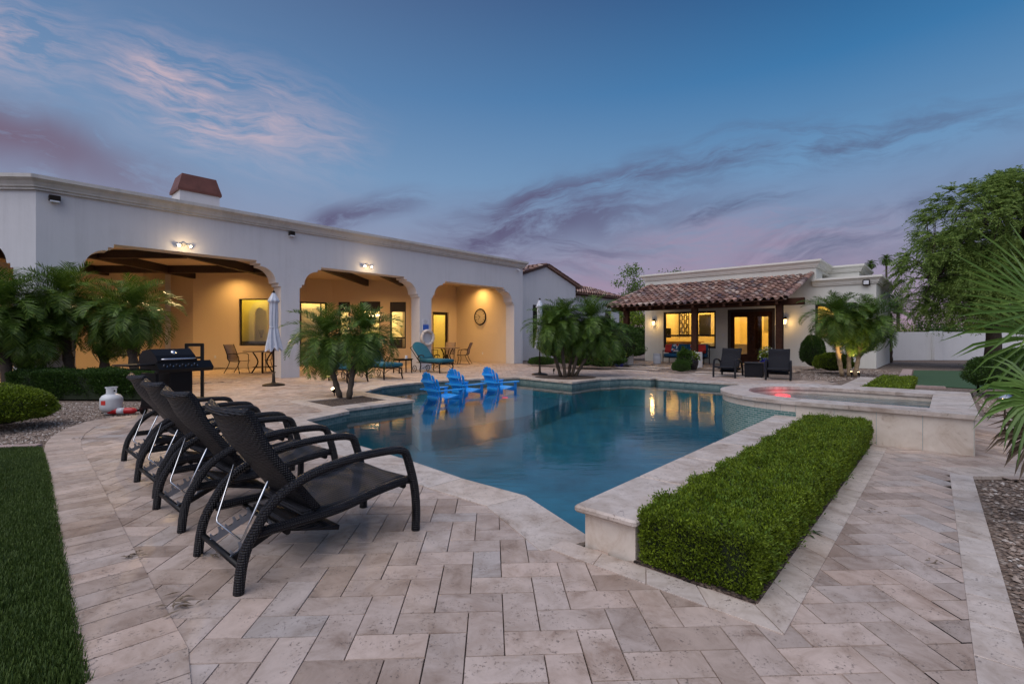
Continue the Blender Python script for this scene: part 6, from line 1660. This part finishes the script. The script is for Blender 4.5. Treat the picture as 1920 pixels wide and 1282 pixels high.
uplight(1597, 707.5, 'glowing spotlight between the trunks of the uplit trio', True, (.02, .25, 1), 38); uplight(1611, 708.5, 'spotlight right of the uplit trio', True, (-.05, .3, 1), 34)
c = G(1834, 736); solo(MB().tube([c, c + Vector((0, 0, .36))], .025, 10).lathe([(.0, .36), (.035, .36), (.035, .40), (.0, .41)], 12, c=tuple(c)), 'bollard_light', M['metal_black'], tuple(c), 'slim black bollard standing on the gravel right of the spa', 'bollard')
c = GD(1884, 4.9, 0); t = thing('path_light', 'lit mushroom shaped path light before the large dark shrub', 'path light', c)
MB().tube([(0, 0, 0), (0, 0, .50)], .010, 8).build('stem', M['metal_bronze'], t); MB().lathe([(.105, .485), (.09, .50), (.02, .545), (.0, .56)], 24).build('cap', M['zinc'], t); MB().lathe([(.0, .465), (.022, .47), (.025, .49), (.0, .50)], 12).build('bulb', M['lamp_warm'], t)
light('path_lamp', 'POINT', c + Vector((0, 0, .455)), 1.5, (1, .62, .25), shadow_soft_size=.02)
# ceiling cans
def can(x, y, label, pw=70, z=3.13):
    c = Vector((x * H, y * H, z * H)); mb = MB().lathe([(.0, -.004), (.07, -.004)], 20, c=tuple(c)); mb2 = MB()
    t = thing('ceiling_light', label, 'ceiling light', c, 0, 'recessed ceiling lights of the patio'); MB().lathe([(.072, -.012), (.095, -.010), (.095, .0), (.072, 0)], 20).build('trim_ring', M['white_glaze'], t); MB().lathe([(.0, -.005), (.070, -.005)], 20).build('lens', M['lamp_warm'], t)
    l = light('can_lamp', 'SPOT', c + Vector((0, 0, -.03)), pw, (1, .58, .19), spot_size=R(150), spot_blend=.9, shadow_soft_size=.07)
can(-9.1, 12.7, 'recessed ceiling light glowing above the first arch bay', 418)
can(-11.2, 12.3, 'recessed ceiling light hidden by the left palms', 363); can(-8.9, 15.2, 'recessed ceiling light near the arched window wall', 170)
can(-6.5, 15.6, 'recessed ceiling light above the second arch bay', 345); can(-4.75, 16.6, 'recessed ceiling light near the kitchen windows', 200)
can(-2.6, 17.9, 'recessed ceiling light above the third arch bay', 309)
p = p_clock.P(p_clock.u(905), 0, .45) / H; can(p.x, p.y, 'recessed ceiling light washing the clock wall', 190)
can(-13.5, 11.0, 'recessed ceiling light in the angled left bay', 363)
# porch ceiling light glimpsed
# ================================================================ SKY, SUN, CAMERA
w = bpy.data.worlds.new('World'); SC.world = w; w.use_nodes = True; T = w.node_tree; T.nodes.clear()
class WN(NT):
    def __init__(s): s.t = T; s.out = T.nodes.new('ShaderNodeOutputWorld')
q = WN()
gc_ = q.n('ShaderNodeTexCoord').outputs['Generated']; sep = q.n('ShaderNodeSeparateXYZ', {0: gc_})
X, Y, Z = sep.outputs[0], sep.outputs[1], sep.outputs[2]
Zc = q.math('MAXIMUM', Z, 0.0)
grad = q.ramp(Zc, [(0.0, (.30, .20, .26)), (.07, (.265, .21, .29)), (.17, (.205, .225, .33)), (.30, (.118, .235, .40)), (.44, (.037, .148, .32)), (.58, (.013, .070, .19)), (1.0, (.10, .16, .32))])
side = q.ramp(q.math('MULTIPLY', q.math('ADD', q.math('MULTIPLY', X, -.5), .5), 1.0), [(.25, 0.0), (.85, 1.0)])
grad = q.mix(q.math('MULTIPLY', side, .32), grad, (.25, .275, .37))
Ys = q.math('MAXIMUM', Y, .08); front = q.ramp(Y, [(.05, 0.0), (.2, 1.0)])
U, V = q.math('DIVIDE', X, Ys), q.math('DIVIDE', Z, Ys)
uv = q.n('ShaderNodeCombineXYZ', {'X': U, 'Y': V, 'Z': 0.0}).outputs[0]
wn = q.n('ShaderNodeTexNoise', {'Vector': uv, 'Scale': 2.6, 'Detail': 4.0, 'Roughness': .55}).outputs['Color']
ws = q.n('ShaderNodeSeparateXYZ', {0: wn})
Ud = q.math('ADD', U, q.math('MULTIPLY', q.math('SUBTRACT', ws.outputs[0], .5), .17)); Vd = q.math('ADD', V, q.math('MULTIPLY', q.math('SUBTRACT', ws.outputs[1], .5), .12))
def streak(p0, p1, wd, seed, fib=9.0, lo=.40, hi=.62):
    """a wispy cloud lying between two directions of the sky, combed along its length"""
    u0, v0 = (p0[0] - 960) / F, (CY - p0[1]) / F; u1, v1 = (p1[0] - 960) / F, (CY - p1[1]) / F
    L = math.hypot(u1 - u0, v1 - v0); dx, dy = (u1 - u0) / L, (v1 - v0) / L
    a = q.math('SUBTRACT', Ud, u0); b = q.math('SUBTRACT', Vd, v0)
    t = q.math('DIVIDE', q.math('ADD', q.math('MULTIPLY', a, dx), q.math('MULTIPLY', b, dy)), L); n = q.math('SUBTRACT', q.math('MULTIPLY', b, dx), q.math('MULTIPLY', a, dy))
    m1 = q.ramp(t, [(0.0, 0.0), (.22, 1.0), (.55, .8), (1.0, 0.0)])
    e = q.math('DIVIDE', n, wd); g_ = q.math('POWER', 2.718, q.math('MULTIPLY', q.math('MULTIPLY', e, e), -1.0))
    cv = q.n('ShaderNodeCombineXYZ', {'X': q.math('MULTIPLY', t, L * 1.6), 'Y': q.math('MULTIPLY', n, fib), 'Z': seed}).outputs[0]
    f_ = q.ramp(q.noise(cv, 3.0, 7, .66, .35), [(lo, 0.0), (hi, 1.0)])
    return q.math('MULTIPLY', q.math('MULTIPLY', m1, g_), q.math('MULTIPLY', f_, front))
sky = grad
def lay(col, amt, *st):
    global sky
    m = st[0]
    for s_ in st[1:]: m = q.math('MAXIMUM', m, s_)
    sky = q.mix(q.math('MULTIPLY', m, amt), sky, col)
lay((.56, .40, .42), .72, streak((150, 100), (740, 320), .075, 1.0), streak((260, 215), (720, 275), .05, 2.0, 14), streak((-200, 20), (260, 130), .08, 3.0))
lay((.30, .21, .30), .75, streak((900, 540), (1800, 480), .06, 6.0, 6), streak((1100, 470), (1750, 420), .05, 6.5, 8))
lay((.13, .075, .115), .92, streak((-330, 150), (470, 400), .060, 7.0, 6, .26, .48))
lay((.085, .075, .145), .92, streak((780, 455), (1420, 330), .055, 8.0, 7, .36, .56), streak((820, 420), (1500, 265), .03, 9.0, 9, .38, .58), streak((760, 440), (1300, 480), .05, 10.0, 7, .40, .60), streak((560, 425), (830, 375), .022, 11.0, 9, .38, .56))
lay((.075, .085, .16), .8, streak((1150, 330), (2100, 190), .045, 12.0, 8, .42, .62), streak((1350, 520), (2050, 300), .05, 13.0, 7, .40, .62), streak((1230, 420), (1560, 350), .018, 14.0, 9))
nis = q.n('ShaderNodeTexSky'); nis.sky_type = 'NISHITA'; nis.sun_disc = False; nis.sun_elevation = R(3); nis.sun_rotation = R(-65)
sky2 = q.mix(1.0, sky, q.mix(1.0, nis.outputs[0], (.002, .002, .003), 'MULTIPLY'), 'ADD')
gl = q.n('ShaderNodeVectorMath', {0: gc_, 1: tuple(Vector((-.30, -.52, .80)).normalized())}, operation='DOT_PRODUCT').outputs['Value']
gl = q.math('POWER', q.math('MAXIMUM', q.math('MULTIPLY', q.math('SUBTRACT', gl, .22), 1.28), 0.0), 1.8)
sky2 = q.mix(1.0, sky2, q.mix(gl, (0, 0, 0), (.98, .90, .92)), 'ADD')      # added bright sky patch, unseen high behind the camera, lights the site from above
w.cycles.sampling_method = 'MANUAL'; w.cycles.sample_map_resolution = 512
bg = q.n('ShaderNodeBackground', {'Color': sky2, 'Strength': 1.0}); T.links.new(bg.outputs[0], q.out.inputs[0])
sun = bpy.data.lights.new('dusk_sun', 'SUN'); sun.energy = .82; sun.angle = R(50); sun.color = (1, .95, .90)
so = link(bpy.data.objects.new('dusk_sun', sun)); d = Vector((.30, .42, -.86)).normalized(); so.rotation_euler = d.to_track_quat('-Z', 'Y').to_euler()
cam = bpy.data.cameras.new('camera'); co = link(bpy.data.objects.new('camera', cam)); cam.sensor_width = 36; cam.lens = F / 1920 * 36; cam.clip_end = 2000; cam.clip_start = .05
cam.shift_y = -(641 - CY) / 1920; co.location = (0, 0, H); co.rotation_euler = (PI / 2, 0, 0); SC.camera = co
vs = SC.view_settings; vs.view_transform = 'Standard'; vs.look = 'None'; vs.exposure = 0.32; vs.gamma = 1.0
SC.render.engine = 'CYCLES'; cy = SC.cycles; cy.use_denoising = True; cy.max_bounces = 8; cy.diffuse_bounces = 4; cy.glossy_bounces = 4; cy.transparent_max_bounces = 12
cy.sample_clamp_indirect = 4.0; cy.caustics_reflective = False; cy.caustics_refractive = False; cy.use_light_tree = True
